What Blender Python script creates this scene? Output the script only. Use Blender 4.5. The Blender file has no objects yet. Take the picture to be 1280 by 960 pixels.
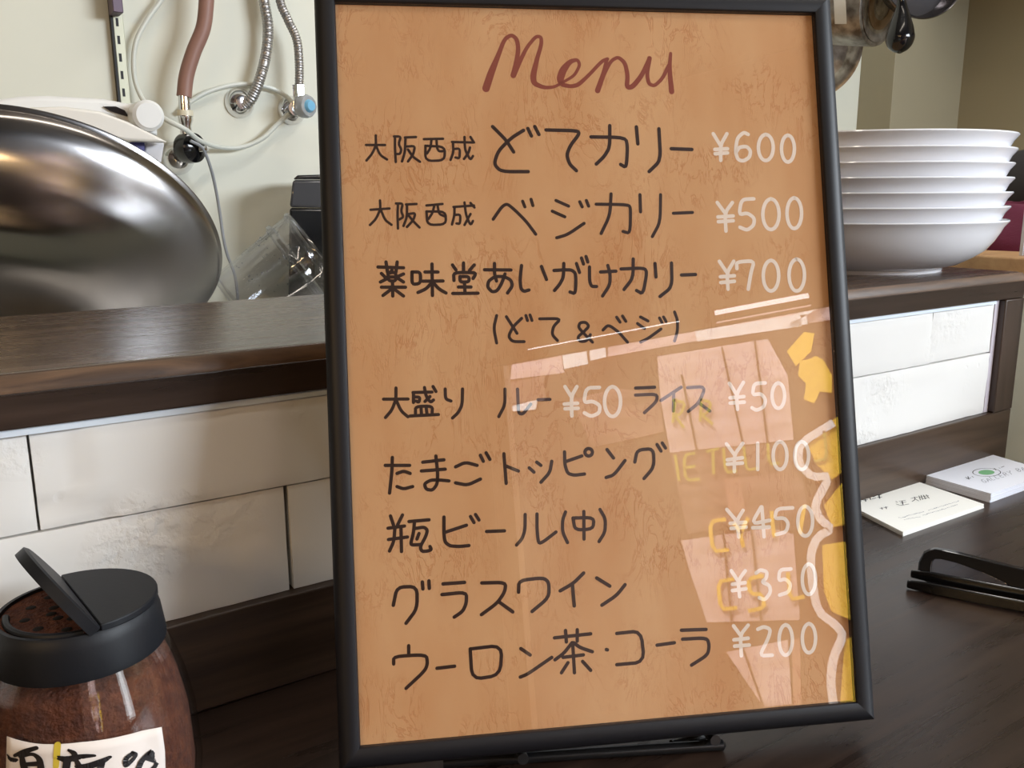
import bpy, bmesh, math, random
from mathutils import Vector, Matrix, noise
random.seed(7)
PI = math.pi
V = Vector
# ------------------------------------------------------------------ camera, sky, sun, lamps
# All lengths below are millimetres with the camera at (0,0,0); ZO lifts them so that the floor is z = 0.
ZO = 1100.0
RT = V((0.832554, -0.553914, -0.005798))      # camera right
DN = V((-0.121412, -0.172254, -0.977542))     # camera down
FW = V((0.540475, 0.814560, -0.210662))       # camera forward
RT = (RT - FW*RT.dot(FW)).normalized(); DN = FW.cross(RT).normalized()
FP = 1100.0
C = bpy.context.scene.collection
scene = bpy.context.scene
cd = bpy.data.cameras.new('camera'); cam = bpy.data.objects.new('camera', cd); C.objects.link(cam)
cd.sensor_width = 36.0; cd.lens = FP/1280*36.0; cd.clip_start = 0.01; cd.clip_end = 100
m = Matrix((RT, -DN, -FW)).transposed().to_4x4(); m.translation = V((0, 0, ZO/1000)); cam.matrix_world = m
scene.camera = cam

world = bpy.data.worlds.new('sky'); scene.world = world; world.use_nodes = True
bg = world.node_tree.nodes['Background']
bg.inputs[0].default_value = (0.90, 0.96, 1.0, 1); bg.inputs[1].default_value = 8.0

def area(name, loc, target, sx, sy, power, col):
    l = bpy.data.lights.new(name, 'AREA'); l.shape = 'RECTANGLE'; l.size = sx/1000; l.size_y = sy/1000
    l.energy = power; l.color = col
    o = bpy.data.objects.new(name, l); C.objects.link(o)
    o.location = V((loc[0], loc[1], loc[2]+ZO))/1000
    d = (V(target)-V(loc)).normalized(); o.rotation_euler = d.to_track_quat('-Z', 'Y').to_euler()
    return o
sl = bpy.data.lights.new('sun', 'SUN'); sl.energy = 11; sl.angle = 0.02; sl.color = (1, 0.95, 0.9)
so = bpy.data.objects.new('sun', sl); C.objects.link(so)
so.rotation_euler = V((0.15, -0.75, -0.8)).to_track_quat('-Z', 'Y').to_euler()
area('window_daylight', (1500, -900, 480), (620, 380, -120), 1300, 330, 62, (0.84, 0.92, 1.0))
area('warm_strip_lamp', (-1170, -480, 430), (-50, 750, 0), 900, 45, 7.0, (1.0, 0.66, 0.32))
area('added_kitchen_fill', (900, 500, 1270), (500, 1150, 100), 900, 70, 8.0, (1.0, 0.97, 0.92))  # fill light added to brighten the kitchen side, no known fixture
area('added_ceiling_fill', (100, -250, 1285), (150, 300, 0), 1500, 90, 6.0, (1.0, 0.90, 0.76))  # added warm fill, kept thin so the steel bowl shows narrow streaks
scene.view_settings.view_transform = 'Standard'
scene.view_settings.look = 'None'
scene.view_settings.exposure = -0.22
scene.view_settings.gamma = 1.0
scene.view_settings.use_curve_mapping = False

# ------------------------------------------------------------------ picking helpers
def ray(x, y): return RT*((x-640)/FP) + DN*((y-480)/FP) + FW
def onz(x, y, z): d = ray(x, y); return d*(z/d.z)
def ony(x, y, v): d = ray(x, y); return d*(v/d.y)
def onx(x, y, v): d = ray(x, y); return d*(v/d.x)
def onpl(x, y, P, N): d = ray(x, y); return d*(V(P).dot(N)/d.dot(N))
def fdepth(P): return P.dot(FW)

# ------------------------------------------------------------------ mesh helpers
class MB:
    def __init__(s): s.v = []; s.f = []
    def add(s, vs, fs):
        b = len(s.v); s.v += [V(p) for p in vs]; s.f += [tuple(i+b for i in f) for f in fs]; return s
    def box(s, x0, x1, y0, y1, z0, z1):
        return s.add([(x, y, z) for x in (x0, x1) for y in (y0, y1) for z in (z0, z1)],
            [(0,1,3,2),(4,6,7,5),(0,4,5,1),(2,3,7,6),(0,2,6,4),(1,5,7,3)])
    def obox(s, o, a, b, c):
        o, a, b, c = V(o), V(a), V(b), V(c)
        vs = [o+a*i+b*j+c*k for i in (0,1) for j in (0,1) for k in (0,1)]
        fs = [(0,1,3,2),(4,6,7,5),(0,4,5,1),(2,3,7,6),(0,2,6,4),(1,5,7,3)]
        if a.cross(b).dot(c) < 0: fs = [f[::-1] for f in fs]
        return s.add(vs, fs)
    def tube(s, pts, r, n=12, caps=True, flat=None):
        pts = [V(p) for p in pts]; k = len(pts)
        rs = r if isinstance(r, (list, tuple)) else [r]*k
        vs = []; up = None
        for i in range(k):
            t = (pts[min(i+1, k-1)]-pts[max(i-1, 0)]).normalized()
            if up is None:
                up = V((0, 0, 1)) if abs(t.z) < .9 else V((0, 1, 0))
            a = (up - t*up.dot(t)).normalized(); b = t.cross(a); up = a
            for j in range(n):
                th = 2*PI*j/n
                vs.append(pts[i] + (a*math.cos(th)*(flat or 1) + b*math.sin(th))*rs[i])
        fs = [(i*n+j, i*n+(j+1) % n, (i+1)*n+(j+1) % n, (i+1)*n+j) for i in range(k-1) for j in range(n)]
        if caps: fs += [tuple(range(n))[::-1], tuple((k-1)*n+j for j in range(n))]
        return s.add(vs, fs)
    def lathe(s, prof, o, ax=(0,0,1), n=64, ref=None, a0=0, a1=2*PI):
        o = V(o); ax = V(ax).normalized(); ref = V(ref) if ref else (V((1,0,0)) if abs(ax.x) < .9 else V((0,1,0)))
        a = (ref - ax*ref.dot(ax)).normalized(); b = ax.cross(a); full = abs(a1-a0-2*PI) < 1e-6
        m_ = n if full else n+1; vs = []
        for (r, h) in prof:
            for j in range(m_):
                th = a0+(a1-a0)*j/n
                vs.append(o+ax*h+(a*math.cos(th)+b*math.sin(th))*r)
        fs = []
        for i in range(len(prof)-1):
            for j in range(n):
                j2 = (j+1) % m_
                fs.append((i*m_+j, i*m_+j2, (i+1)*m_+j2, (i+1)*m_+j))
        return s.add(vs, fs)
    def extr(s, poly, d):
        n = len(poly); d = V(d); vs = [V(p) for p in poly]+[V(p)+d for p in poly]
        return s.add(vs, [tuple(range(n))[::-1], tuple(range(n, 2*n))]+[(i, (i+1) % n, n+(i+1) % n, n+i) for i in range(n)])
    def ball(s, o, rx, ry=None, rz=None, n=16, k=10):
        ry = ry or rx; rz = rz or rx; o = V(o)
        vs = []; fs = []
        for i in range(k+1):
            ph = PI*i/k
            for j in range(n):
                th = 2*PI*j/n
                vs.append(o+V((rx*math.sin(ph)*math.cos(th), ry*math.sin(ph)*math.sin(th), rz*math.cos(ph))))
        for i in range(k):
            for j in range(n): fs.append((i*n+j, (i+1)*n+j, (i+1)*n+(j+1) % n, i*n+(j+1) % n))
        return s.add(vs, fs)

class Root:
    pass
def thing(name, label, cat, loc, group=None, kind=None):
    o = bpy.data.objects.new(name, None); C.objects.link(o); o.empty_display_size = 0.02
    o.location = V((loc[0], loc[1], loc[2]+ZO))/1000
    if label: o['label'] = label
    if cat: o['category'] = cat
    if group: o['group'] = group
    if kind: o['kind'] = kind
    return o
def wloc(o):
    p = V((0,0,0))
    while o is not None: p += o.location; o = o.parent
    return p
def obj(name, mb, mat, parent=None, label=None, cat=None, group=None, kind=None, smooth=35, bevel=0, seg=2, at=None, recalc=True):
    me = bpy.data.meshes.new(name)
    base = wloc(parent) if parent else V((0,0,0))
    off = V(at)/1000 + V((0,0,ZO/1000)) if at is not None else base
    me.from_pydata([(p+V((0,0,ZO)))/1000-off for p in mb.v], [], mb.f)
    me.validate()
    bm = bmesh.new(); bm.from_mesh(me); bmesh.ops.remove_doubles(bm, verts=bm.verts, dist=1e-6)
    if recalc: bmesh.ops.recalc_face_normals(bm, faces=bm.faces)
    bm.to_mesh(me); bm.free()
    if smooth:
        me.shade_smooth()
        me.set_sharp_from_angle(angle=math.radians(smooth))
    me.materials.append(mat)
    o = bpy.data.objects.new(name, me); C.objects.link(o)
    if parent: o.parent = parent; o.location = off-base
    else: o.location = off
    if bevel:
        b = o.modifiers.new('bevel', 'BEVEL'); b.width = bevel/1000; b.segments = seg; b.limit_method = 'ANGLE'; b.angle_limit = math.radians(40)
    if label: o['label'] = label
    if cat: o['category'] = cat
    if group: o['group'] = group
    if kind: o['kind'] = kind
    return o

# ------------------------------------------------------------------ materials
def srgb(r, g, b):
    f = lambda c: (c/255/12.92) if c/255 <= .04045 else ((c/255+.055)/1.055)**2.4
    return (f(r), f(g), f(b), 1)
def mat(name, col, rough=.5, metal=0, spec=.5, bump=None, var=None, **kw):
    """bump=(scale, strength, distance_mm); var=(scale, colour2, (sx,sy,sz))"""
    m_ = bpy.data.materials.new(name); m_.use_nodes = True; nt = m_.node_tree; p = nt.nodes['Principled BSDF']
    p.inputs['Base Color'].default_value = col if len(col) == 4 else (*col, 1)
    p.inputs['Roughness'].default_value = rough; p.inputs['Metallic'].default_value = metal
    p.inputs['Specular IOR Level'].default_value = spec
    for k, v in kw.items(): p.inputs[k.replace('_', ' ')].default_value = v
    tc = nt.nodes.new('ShaderNodeTexCoord')
    if var:
        mp = nt.nodes.new('ShaderNodeMapping'); mp.inputs['Scale'].default_value = var[2]
        nz = nt.nodes.new('ShaderNodeTexNoise'); nz.inputs['Scale'].default_value = var[0]; nz.inputs['Detail'].default_value = 6
        cr = nt.nodes.new('ShaderNodeValToRGB'); cr.color_ramp.elements[0].position = .35; cr.color_ramp.elements[1].position = .68
        cr.color_ramp.elements[0].color = col; cr.color_ramp.elements[1].color = var[1]
        nt.links.new(tc.outputs['Object'], mp.inputs[0]); nt.links.new(mp.outputs[0], nz.inputs[0])
        nt.links.new(nz.outputs[0], cr.inputs[0]); nt.links.new(cr.outputs[0], p.inputs['Base Color'])
    if bump:
        nz = nt.nodes.new('ShaderNodeTexNoise'); nz.inputs['Scale'].default_value = bump[0]; nz.inputs['Detail'].default_value = 5
        bp = nt.nodes.new('ShaderNodeBump'); bp.inputs['Strength'].default_value = bump[1]; bp.inputs['Distance'].default_value = bump[2]/1000
        nt.links.new(tc.outputs['Object'], nz.inputs[0]); nt.links.new(nz.outputs[0], bp.inputs['Height']); nt.links.new(bp.outputs[0], p.inputs['Normal'])
    return m_
def wood(name, c1, c2, rough, grain=(3, 60, 60), spec=.5, bumps=.25):
    m_ = bpy.data.materials.new(name); m_.use_nodes = True; nt = m_.node_tree; p = nt.nodes['Principled BSDF']
    N = nt.nodes.new; L = nt.links.new
    tc = N('ShaderNodeTexCoord'); mp = N('ShaderNodeMapping'); mp.inputs['Scale'].default_value = grain
    nz = N('ShaderNodeTexNoise'); nz.inputs['Scale'].default_value = 1.5; nz.inputs['Detail'].default_value = 8; nz.inputs['Roughness'].default_value = .65; nz.inputs['Distortion'].default_value = .6
    cr = N('ShaderNodeValToRGB'); cr.color_ramp.elements[0].position = .3; cr.color_ramp.elements[1].position = .75
    cr.color_ramp.elements[0].color = c1; cr.color_ramp.elements[1].color = c2
    L(tc.outputs['Object'], mp.inputs[0]); L(mp.outputs[0], nz.inputs[0]); L(nz.outputs[0], cr.inputs[0]); L(cr.outputs[0], p.inputs['Base Color'])
    mr = N('ShaderNodeMapRange'); mr.inputs[3].default_value = rough-.06; mr.inputs[4].default_value = rough+.12; L(nz.outputs[0], mr.inputs[0]); L(mr.outputs[0], p.inputs['Roughness'])
    bp = N('ShaderNodeBump'); bp.inputs['Strength'].default_value = bumps; bp.inputs['Distance'].default_value = .0004
    L(nz.outputs[0], bp.inputs['Height']); L(bp.outputs[0], p.inputs['Normal'])
    p.inputs['Specular IOR Level'].default_value = spec
    return m_
def clear(name, tint=(1,1,1,1), f0=.045, rough=0.0, cap=.6):
    """thin clear sheet: a Fresnel-weighted mix of gloss and straight-through"""
    m_ = bpy.data.materials.new(name); m_.use_nodes = True; nt = m_.node_tree; nt.nodes.clear()
    N = nt.nodes.new; L = nt.links.new
    out = N('ShaderNodeOutputMaterial'); mx = N('ShaderNodeMixShader'); tr = N('ShaderNodeBsdfTransparent'); gl = N('ShaderNodeBsdfGlossy')
    tr.inputs[0].default_value = tint; gl.inputs['Roughness'].default_value = rough
    g = N('ShaderNodeNewGeometry'); dt = N('ShaderNodeVectorMath'); dt.operation = 'DOT_PRODUCT'
    L(g.outputs['Normal'], dt.inputs[0]); L(g.outputs['Incoming'], dt.inputs[1])
    ab = N('ShaderNodeMath'); ab.operation = 'ABSOLUTE'; L(dt.outputs['Value'], ab.inputs[0])
    om = N('ShaderNodeMath'); om.operation = 'SUBTRACT'; om.inputs[0].default_value = 1; L(ab.outputs[0], om.inputs[1])
    pw = N('ShaderNodeMath'); pw.operation = 'POWER'; pw.inputs[1].default_value = 5; L(om.outputs[0], pw.inputs[0])
    ma = N('ShaderNodeMath'); ma.operation = 'MULTIPLY_ADD'; ma.inputs[1].default_value = cap; ma.inputs[2].default_value = f0; L(pw.outputs[0], ma.inputs[0])
    L(ma.outputs[0], mx.inputs[0]); L(tr.outputs[0], mx.inputs[1]); L(gl.outputs[0], mx.inputs[2]); L(mx.outputs[0], out.inputs[0])
    return m_

WOOD = wood('dark_stained_wood', (.012,.007,.0055,1), (.045,.026,.018,1), .26)
WOODL = wood('dark_stained_ledge_wood', (.02,.011,.007,1), (.075,.045,.028,1), .30)
WOODT = wood('lightened_glossy_ledge_wood', (.035,.021,.015,1), (.11,.068,.045,1), .24, spec=.8)  # base colour lightened to stand in for reflections on the ledge top
WOODV = wood('dark_stained_post_wood', (.02,.011,.007,1), (.06,.036,.025,1), .35, grain=(60, 60, 3))
TAN = wood('tan_wood', srgb(176,134,92), srgb(205,165,118), .45)
WALL = mat('cream_green_wall_paint', srgb(214,214,200), .55, bump=(40, .08, 1))
WALLR = mat('beige_wall', srgb(150,138,110), .6, bump=(40, .08, 1))  # right wall and its lintel, browner than the back wall
WALLJ = mat('grey_beige_pillar_paint', srgb(150,141,117), .6)
WALLD = mat('dark_brown_wall_paint', srgb(84,68,56), .6)
CEIL = mat('ceiling_paint', srgb(150,142,132), .8)
FLOOR = mat('dark_floor', srgb(90,80,72), .6)
BLACK = mat('black_frame_lacquer', (.006,.006,.009,1), .5, spec=.4)
BLKP = mat('black_plastic', (.008,.009,.012,1), .48, spec=.3, bump=(900, .12, .3))
BLKG = mat('glossy_black_plastic', (.006,.006,.007,1), .12)
WHITEP = mat('white_plastic', srgb(222,222,220), .3)
GREYP = mat('pale_grey_plastic', srgb(200,200,205), .3)
CHROME = mat('chrome', (.78,.78,.80,1), .09, 1)
HOSEM = mat('steel_braid', (.42,.41,.41,1), .42, 1)
BROWN = mat('brown_rubber', srgb(140,104,92), .5)
TUBEW = mat('white_tube', srgb(205,208,200), .35)
CERAM = mat('white_glazed_ceramic', srgb(232,233,238), .07, spec=.6)
CREAM = mat('cream_plastic', srgb(215,208,185), .4)
GLASS = clear('menu_glass', f0=.055)
CLEARP = clear('clear_plastic', (.965,.97,.98,1), .08, .06, .8)
JARG = clear('jar_glass', (.97,.97,.97,1), .05, .02, .7)
PAPERW = mat('white_card', srgb(235,238,248), .6)
PAPERC = mat('cream_card', srgb(245,244,238), .6)
INK = mat('black_ink', (.012,.009,.010,1), .5)
INKM = mat('dark_marker_ink', (.030,.010,.007,1), .5)
INKR = mat('reddish_brown_ink', (.26,.055,.032,1), .5)
INKW = mat('white_marker_ink', srgb(238,222,208), .5)
BLUEP = mat('blue_plastic', srgb(60,60,130), .4)
POWDER = mat('red_brown_spice', (.075,.02,.01,1), .9, bump=(600, .9, 2), var=(260, (.15,.045,.018,1), (1,1,1)))
MAROON = mat('maroon_cloth', srgb(92,10,46), .8, bump=(300, .4, 1))

# orange leather-grained paper
def leather():
    m_ = bpy.data.materials.new('orange_leather_paper'); m_.use_nodes = True; nt = m_.node_tree; p = nt.nodes['Principled BSDF']
    N = nt.nodes.new; L = nt.links.new
    tc = N('ShaderNodeTexCoord'); mp = N('ShaderNodeMapping'); mp.inputs['Scale'].default_value = (1, 1, .30)
    L(tc.outputs['Object'], mp.inputs[0])
    d = N('ShaderNodeTexNoise'); d.inputs['Scale'].default_value = 35; d.inputs['Detail'].default_value = 3; L(mp.outputs[0], d.inputs[0])
    ad = N('ShaderNodeMixRGB'); ad.blend_type = 'LINEAR_LIGHT'; ad.inputs[0].default_value = .02; L(mp.outputs[0], ad.inputs[1]); L(d.outputs['Color'], ad.inputs[2])
    n1 = N('ShaderNodeTexNoise'); n1.inputs['Scale'].default_value = 210; n1.inputs['Detail'].default_value = 5; n1.inputs['Roughness'].default_value = .6; L(ad.outputs[0], n1.inputs[0])
    # thin veins where the noise crosses its middle
    s = N('ShaderNodeMath'); s.operation = 'SUBTRACT'; s.inputs[1].default_value = .5; L(n1.outputs[0], s.inputs[0])
    a = N('ShaderNodeMath'); a.operation = 'ABSOLUTE'; L(s.outputs[0], a.inputs[0])
    r = N('ShaderNodeMapRange'); r.inputs[1].default_value = 0; r.inputs[2].default_value = .035; r.inputs[3].default_value = 1; r.inputs[4].default_value = 0; L(a.outputs[0], r.inputs[0])
    msk = N('ShaderNodeTexNoise'); msk.inputs['Scale'].default_value = 38; msk.inputs['Detail'].default_value = 3; L(tc.outputs['Object'], msk.inputs[0])
    mr = N('ShaderNodeMapRange'); mr.inputs[1].default_value = .44; mr.inputs[2].default_value = .62; L(msk.outputs[0], mr.inputs[0])
    ml = N('ShaderNodeMath'); ml.operation = 'MULTIPLY'; L(r.outputs[0], ml.inputs[0]); L(mr.outputs[0], ml.inputs[1])
    bl = N('ShaderNodeTexNoise'); bl.inputs['Scale'].default_value = 30; bl.inputs['Detail'].default_value = 4; L(mp.outputs[0], bl.inputs[0])
    cr = N('ShaderNodeValToRGB'); cr.color_ramp.elements[0].position = .35; cr.color_ramp.elements[1].position = .7
    cr.color_ramp.elements[0].color = (.68,.40,.205,1); cr.color_ramp.elements[1].color = (.60,.31,.14,1); L(bl.outputs[0], cr.inputs[0])
    mx = N('ShaderNodeMixRGB'); mx.inputs[2].default_value = (.50,.20,.075,1); L(cr.outputs[0], mx.inputs[1])
    m2 = N('ShaderNodeMath'); m2.operation = 'MULTIPLY'; m2.inputs[1].default_value = .6; L(ml.outputs[0], m2.inputs[0]); L(m2.outputs[0], mx.inputs[0])
    L(mx.outputs[0], p.inputs['Base Color'])
    bp = N('ShaderNodeBump'); bp.inputs['Strength'].default_value = .3; bp.inputs['Distance'].default_value = .0003; bp.invert = True
    L(ml.outputs[0], bp.inputs['Height']); L(bp.outputs[0], p.inputs['Normal'])
    p.inputs['Roughness'].default_value = .75; p.inputs['Specular IOR Level'].default_value = .2
    return m_
PAPER = leather()
def plaster(name, col):
    m_ = bpy.data.materials.new(name); m_.use_nodes = True; nt = m_.node_tree; p = nt.nodes['Principled BSDF']
    N = nt.nodes.new; L = nt.links.new
    p.inputs['Base Color'].default_value = col; p.inputs['Roughness'].default_value = .75
    tc = N('ShaderNodeTexCoord')
    mk = N('ShaderNodeTexNoise'); mk.inputs['Scale'].default_value = 14; mk.inputs['Detail'].default_value = 2; L(tc.outputs['Object'], mk.inputs[0])
    mr = N('ShaderNodeMapRange'); mr.inputs[1].default_value = .52; mr.inputs[2].default_value = .66; L(mk.outputs[0], mr.inputs[0])
    nz = N('ShaderNodeTexNoise'); nz.inputs['Scale'].default_value = 160; nz.inputs['Detail'].default_value = 6; L(tc.outputs['Object'], nz.inputs[0])
    r2 = N('ShaderNodeMapRange'); r2.inputs[1].default_value = .4; r2.inputs[2].default_value = .6; L(nz.outputs[0], r2.inputs[0])
    ml = N('ShaderNodeMath'); ml.operation = 'MULTIPLY'; L(mr.outputs[0], ml.inputs[0]); L(r2.outputs[0], ml.inputs[1])
    vo = N('ShaderNodeTexVoronoi'); vo.inputs['Scale'].default_value = 60; L(tc.outputs['Object'], vo.inputs[0])
    r3 = N('ShaderNodeMapRange'); r3.inputs[1].default_value = .05; r3.inputs[2].default_value = .16; r3.inputs[3].default_value = -.8; r3.inputs[4].default_value = 0; L(vo.outputs['Distance'], r3.inputs[0])
    mk2 = N('ShaderNodeTexNoise'); mk2.inputs['Scale'].default_value = 25; L(tc.outputs['Object'], mk2.inputs[0])
    r4 = N('ShaderNodeMapRange'); r4.inputs[1].default_value = .55; r4.inputs[2].default_value = .6; L(mk2.outputs[0], r4.inputs[0])
    m2 = N('ShaderNodeMath'); m2.operation = 'MULTIPLY'; L(r3.outputs[0], m2.inputs[0]); L(r4.outputs[0], m2.inputs[1])
    ad = N('ShaderNodeMath'); L(ml.outputs[0], ad.inputs[0]); L(m2.outputs[0], ad.inputs[1])
    bp = N('ShaderNodeBump'); bp.inputs['Strength'].default_value = .5; bp.inputs['Distance'].default_value = .0012
    L(ad.outputs[0], bp.inputs['Height']); L(bp.outputs[0], p.inputs['Normal'])
    return m_
TILE = plaster('white_painted_stone', srgb(220,218,214))
CAULK = mat('white_caulk', srgb(215,225,235), .5)
def steel(name):
    m_ = bpy.data.materials.new(name); m_.use_nodes = True; nt = m_.node_tree; p = nt.nodes['Principled BSDF']
    N = nt.nodes.new; L = nt.links.new
    p.inputs['Metallic'].default_value = 1; p.inputs['Base Color'].default_value = (.35,.335,.335,1)
    p.inputs['Roughness'].default_value = .24; p.inputs['Anisotropic'].default_value = .95
    tn = N('ShaderNodeTangent'); tn.direction_type = 'RADIAL'; tn.axis = 'Z'; L(tn.outputs[0], p.inputs['Tangent'])
    p.inputs['Anisotropic Rotation'].default_value = 0.0
    tc = N('ShaderNodeTexCoord'); mp = N('ShaderNodeMapping'); mp.inputs['Scale'].default_value = (1, 1, 1)
    nz = N('ShaderNodeTexNoise'); nz.inputs['Scale'].default_value = 18; nz.inputs['Detail'].default_value = 6
    L(tc.outputs['Object'], mp.inputs[0]); L(mp.outputs[0], nz.inputs[0])
    mr = N('ShaderNodeMapRange'); mr.inputs[3].default_value = .17; mr.inputs[4].default_value = .22; L(nz.outputs[0], mr.inputs[0]); L(mr.outputs[0], p.inputs['Roughness'])
    return m_
STEEL = steel('brushed_steel')
STEELF = mat('worn_pan_steel', (.46,.43,.39,1), .34, .85, bump=(60, .2, 1), var=(34, (.10,.08,.065,1), (1,1,1)))
PANRING = mat('stained_pan_base', (.22,.14,.08,1), .35, .85, var=(50, (.35,.27,.2,1), (1,1,1)))

# ------------------------------------------------------------------ strokes
def smooth_line(pts, it=1):
    if len(pts) < 3: return pts
    for _ in range(it):
        q = [pts[0]]
        for a, b in zip(pts[:-1], pts[1:]):
            q.append(tuple(a[i]*.8+b[i]*.2 for i in range(len(a)))); q.append(tuple(a[i]*.2+b[i]*.8 for i in range(len(a))))
        q.append(pts[-1]); pts = q
    return pts
def ribbon(mb, pts, w, place, nrm, lift=0.0, th=None):
    """flat pen stroke: pts are photo pixels (x, y[, w]); place() puts a pixel on the real surface"""
    pts = smooth_line([tuple(p) for p in pts], 2 if len(pts) > 2 else 0)
    P = [place(p[0], p[1]) for p in pts]
    px = [fdepth(p)/FP for p in P]
    hw = [(p[2] if len(p) > 2 else w)*.5*s for p, s in zip(pts, px)]
    def ndir(p): return nrm(p) if callable(nrm) else nrm
    n = len(P)
    L_ = []; R_ = []
    for i in range(n):
        t = P[min(i+1, n-1)]-P[max(i-1, 0)]
        if t.length < 1e-6: t = RT.copy()
        t.normalize(); N_ = ndir(P[i]); s = t.cross(N_).normalized()
        L_.append(P[i]+s*hw[i]+N_*lift); R_.append(P[i]-s*hw[i]+N_*lift)
    mb.add(L_+R_, [(i, i+1, n+i+1, n+i) for i in range(n-1)])
    for i, sg in ((0, -1), (n-1, 1)):   # round pen ends
        t = (P[min(i+1, n-1)]-P[max(i-1, 0)]); t = t.normalized() if t.length > 1e-6 else RT
        N_ = ndir(P[i]); s = t.cross(N_).normalized(); r = hw[i]
        vs = [P[i]+N_*lift]+[P[i]+N_*lift+(s*math.cos(PI*k/6)+t*sg*math.sin(PI*k/6))*r for k in range(7)]
        mb.add(vs, [(0, k+1, k+2) for k in range(6)])
def el(cx, cy, rx, ry, n=16): return [(cx+rx*math.cos(2*PI*k/n-1.6), cy+ry*math.sin(2*PI*k/n-1.6)) for k in range(n+1)]
def S(o, strokes): return [[(o[0]+p[0]/o[2], o[1]+p[1]/o[2])+((p[2],) if len(p) > 2 else ()) for p in s] for s in strokes]

# ------------------------------------------------------------------ pose of the big bowl (the worktop lies just under it)
C0 = V((75.2, 790, -39.4)); RB = 139.5
AX = V((-.2632, -.6688, -.6953)).normalized()
AXQ = AX.to_track_quat('Z', 'X')
prof = []
for r, h in [(0,.58),(.2,.578),(.34,.57),(.42,.55),(.5,.515),(.6,.455),(.7,.38),(.8,.29),(.88,.2),(.94,.12),(.975,.055),(.985,.02)]: prof.append((RB*r, RB*h))
prof = [tuple(p) for p in smooth_line(prof, 2)]
outer = prof+[(RB*.995, 1), (RB*1.0, -.5), (RB*.99, -1.2)]+[(max(0, r-2.5), max(0, h-2.5)) for r, h in prof[::-1]]
bowlm = MB().lathe(outer, (0,0,0), n=160)
low = min((AXQ @ p).z for p in bowlm.v)+C0.z

# ------------------------------------------------------------------ setting
ZC = -222.0      # customer counter top
ZL = -64.0       # raised ledge top
YW = 366.0       # face of the ledge front
ZK = low-.4      # kitchen worktop
YB = 1150.0      # back wall
XR = 1833.0      # right wall
FL = -1100.0
def st(name, mb, mt, **k): return obj(name, mb, mt, kind='structure', **k)
st('floor', MB().box(-1700, XR+100, -1600, YB+100, FL-50, FL), FLOOR)
st('ceiling', MB().box(-1700, XR+100, -1600, YB+100, 1300, 1350), CEIL)
st('wall_back', MB().box(-1700, 1600, YB, YB+100, FL, 1300), WALL)
st('wall_right', MB().box(XR, XR+100, -1600, 1075, FL, 1300), WALLR)
st('wall_left', MB().box(-1700, -1600, -1600, YB, FL, 1300), WALLD)
st('trim_1', MB().box(1600, XR+100, 1075, YB+100, FL, 1300), WALLJ, bevel=1)          # pillar in the far right corner
st('trim_2', MB().box(1640, XR, -600, 1075, 398, 1300), WALLR, bevel=2)               # lintel along the right wall
# shopfront wall behind the photographer, with its openings
GN_ = V((.41283, .87289, -.26004))
def mirr(x, y, Y):
    P = onpl(x, y, V((147.29, 346.44, 74.37)), GN_); d = ray(x, y).normalized(); r = d-GN_*(2*d.dot(GN_)); return P+r*((Y-P.y)/r.y)
YF = -1500
ZT0 = mirr(950, 396.5, YF).z; sa0 = mirr(950, 383.5, YF).z; sa1 = mirr(950, 374.5, YF).z; sb0 = mirr(950, 394, YF).z; sb1 = mirr(950, 389.5, YF).z
xs1, xs2, xt1, xt2 = mirr(890, 387, YF).x, mirr(1009, 370, YF).x, mirr(655, 430, YF).x, mirr(846, 394, YF).x
fw = MB(); fw.box(-1700, -430, -1600, YF, FL, 1300); fw.box(1750, XR+100, -1600, YF, FL, 1300)
fw.box(-430, 1750, -1515, YF, sa1, 1300)
fw.box(-430, xt1, -1515, YF, sa0, sa1); fw.box(xt1, xt2, -1515, YF, sa0+(sa1-sa0)*.5, sa1); fw.box(xt2, xs1, -1515, YF, sa0, sa1); fw.box(xs2, 700, -1515, YF, sa0, sa1)
fw.box(-430, 1750, -1515, YF, sb1, sa0)
fw.box(-430, xs1, -1515, YF, sb0, sb1); fw.box(xs2, 700, -1515, YF, sb0, sb1)
fw.box(-430, 1750, -1515, YF, ZT0, sb0); fw.box(-430, 1750, -1600, YF, FL, -420)
st('wall_front', fw, WALLD)
wf = MB()
for x in (-430, 700, 1700): wf.box(x, x+50, -1560, -1510, -420, sa1)
wf.box(-430, 1750, -1570, -1500, -440, -420)
st('window_1', wf, mat('window_frame_paint', srgb(150,120,95), .5))
st('ground_outside', MB().box(-6000, 7000, -9000, -1600, FL-60, FL-2), mat('pavement', srgb(160,155,150), .9))
# low wall that carries the ledge, cabinet below the counter
st('wall_counter', MB().box(-1590, 738, YW+14, 552, FL, ZL-21), WALL)
st('wall_counter_base', MB().box(-1590, 720, 120, YW+13, FL, ZC-36), WOOD)

# ---- customer counter
ct = obj('counter_top', MB().box(-1590, 748, 25, YW+13, ZC-35, ZC), WOOD, label='dark stained wooden counter top that the framed menu stands on', cat='counter', bevel=2)
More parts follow.
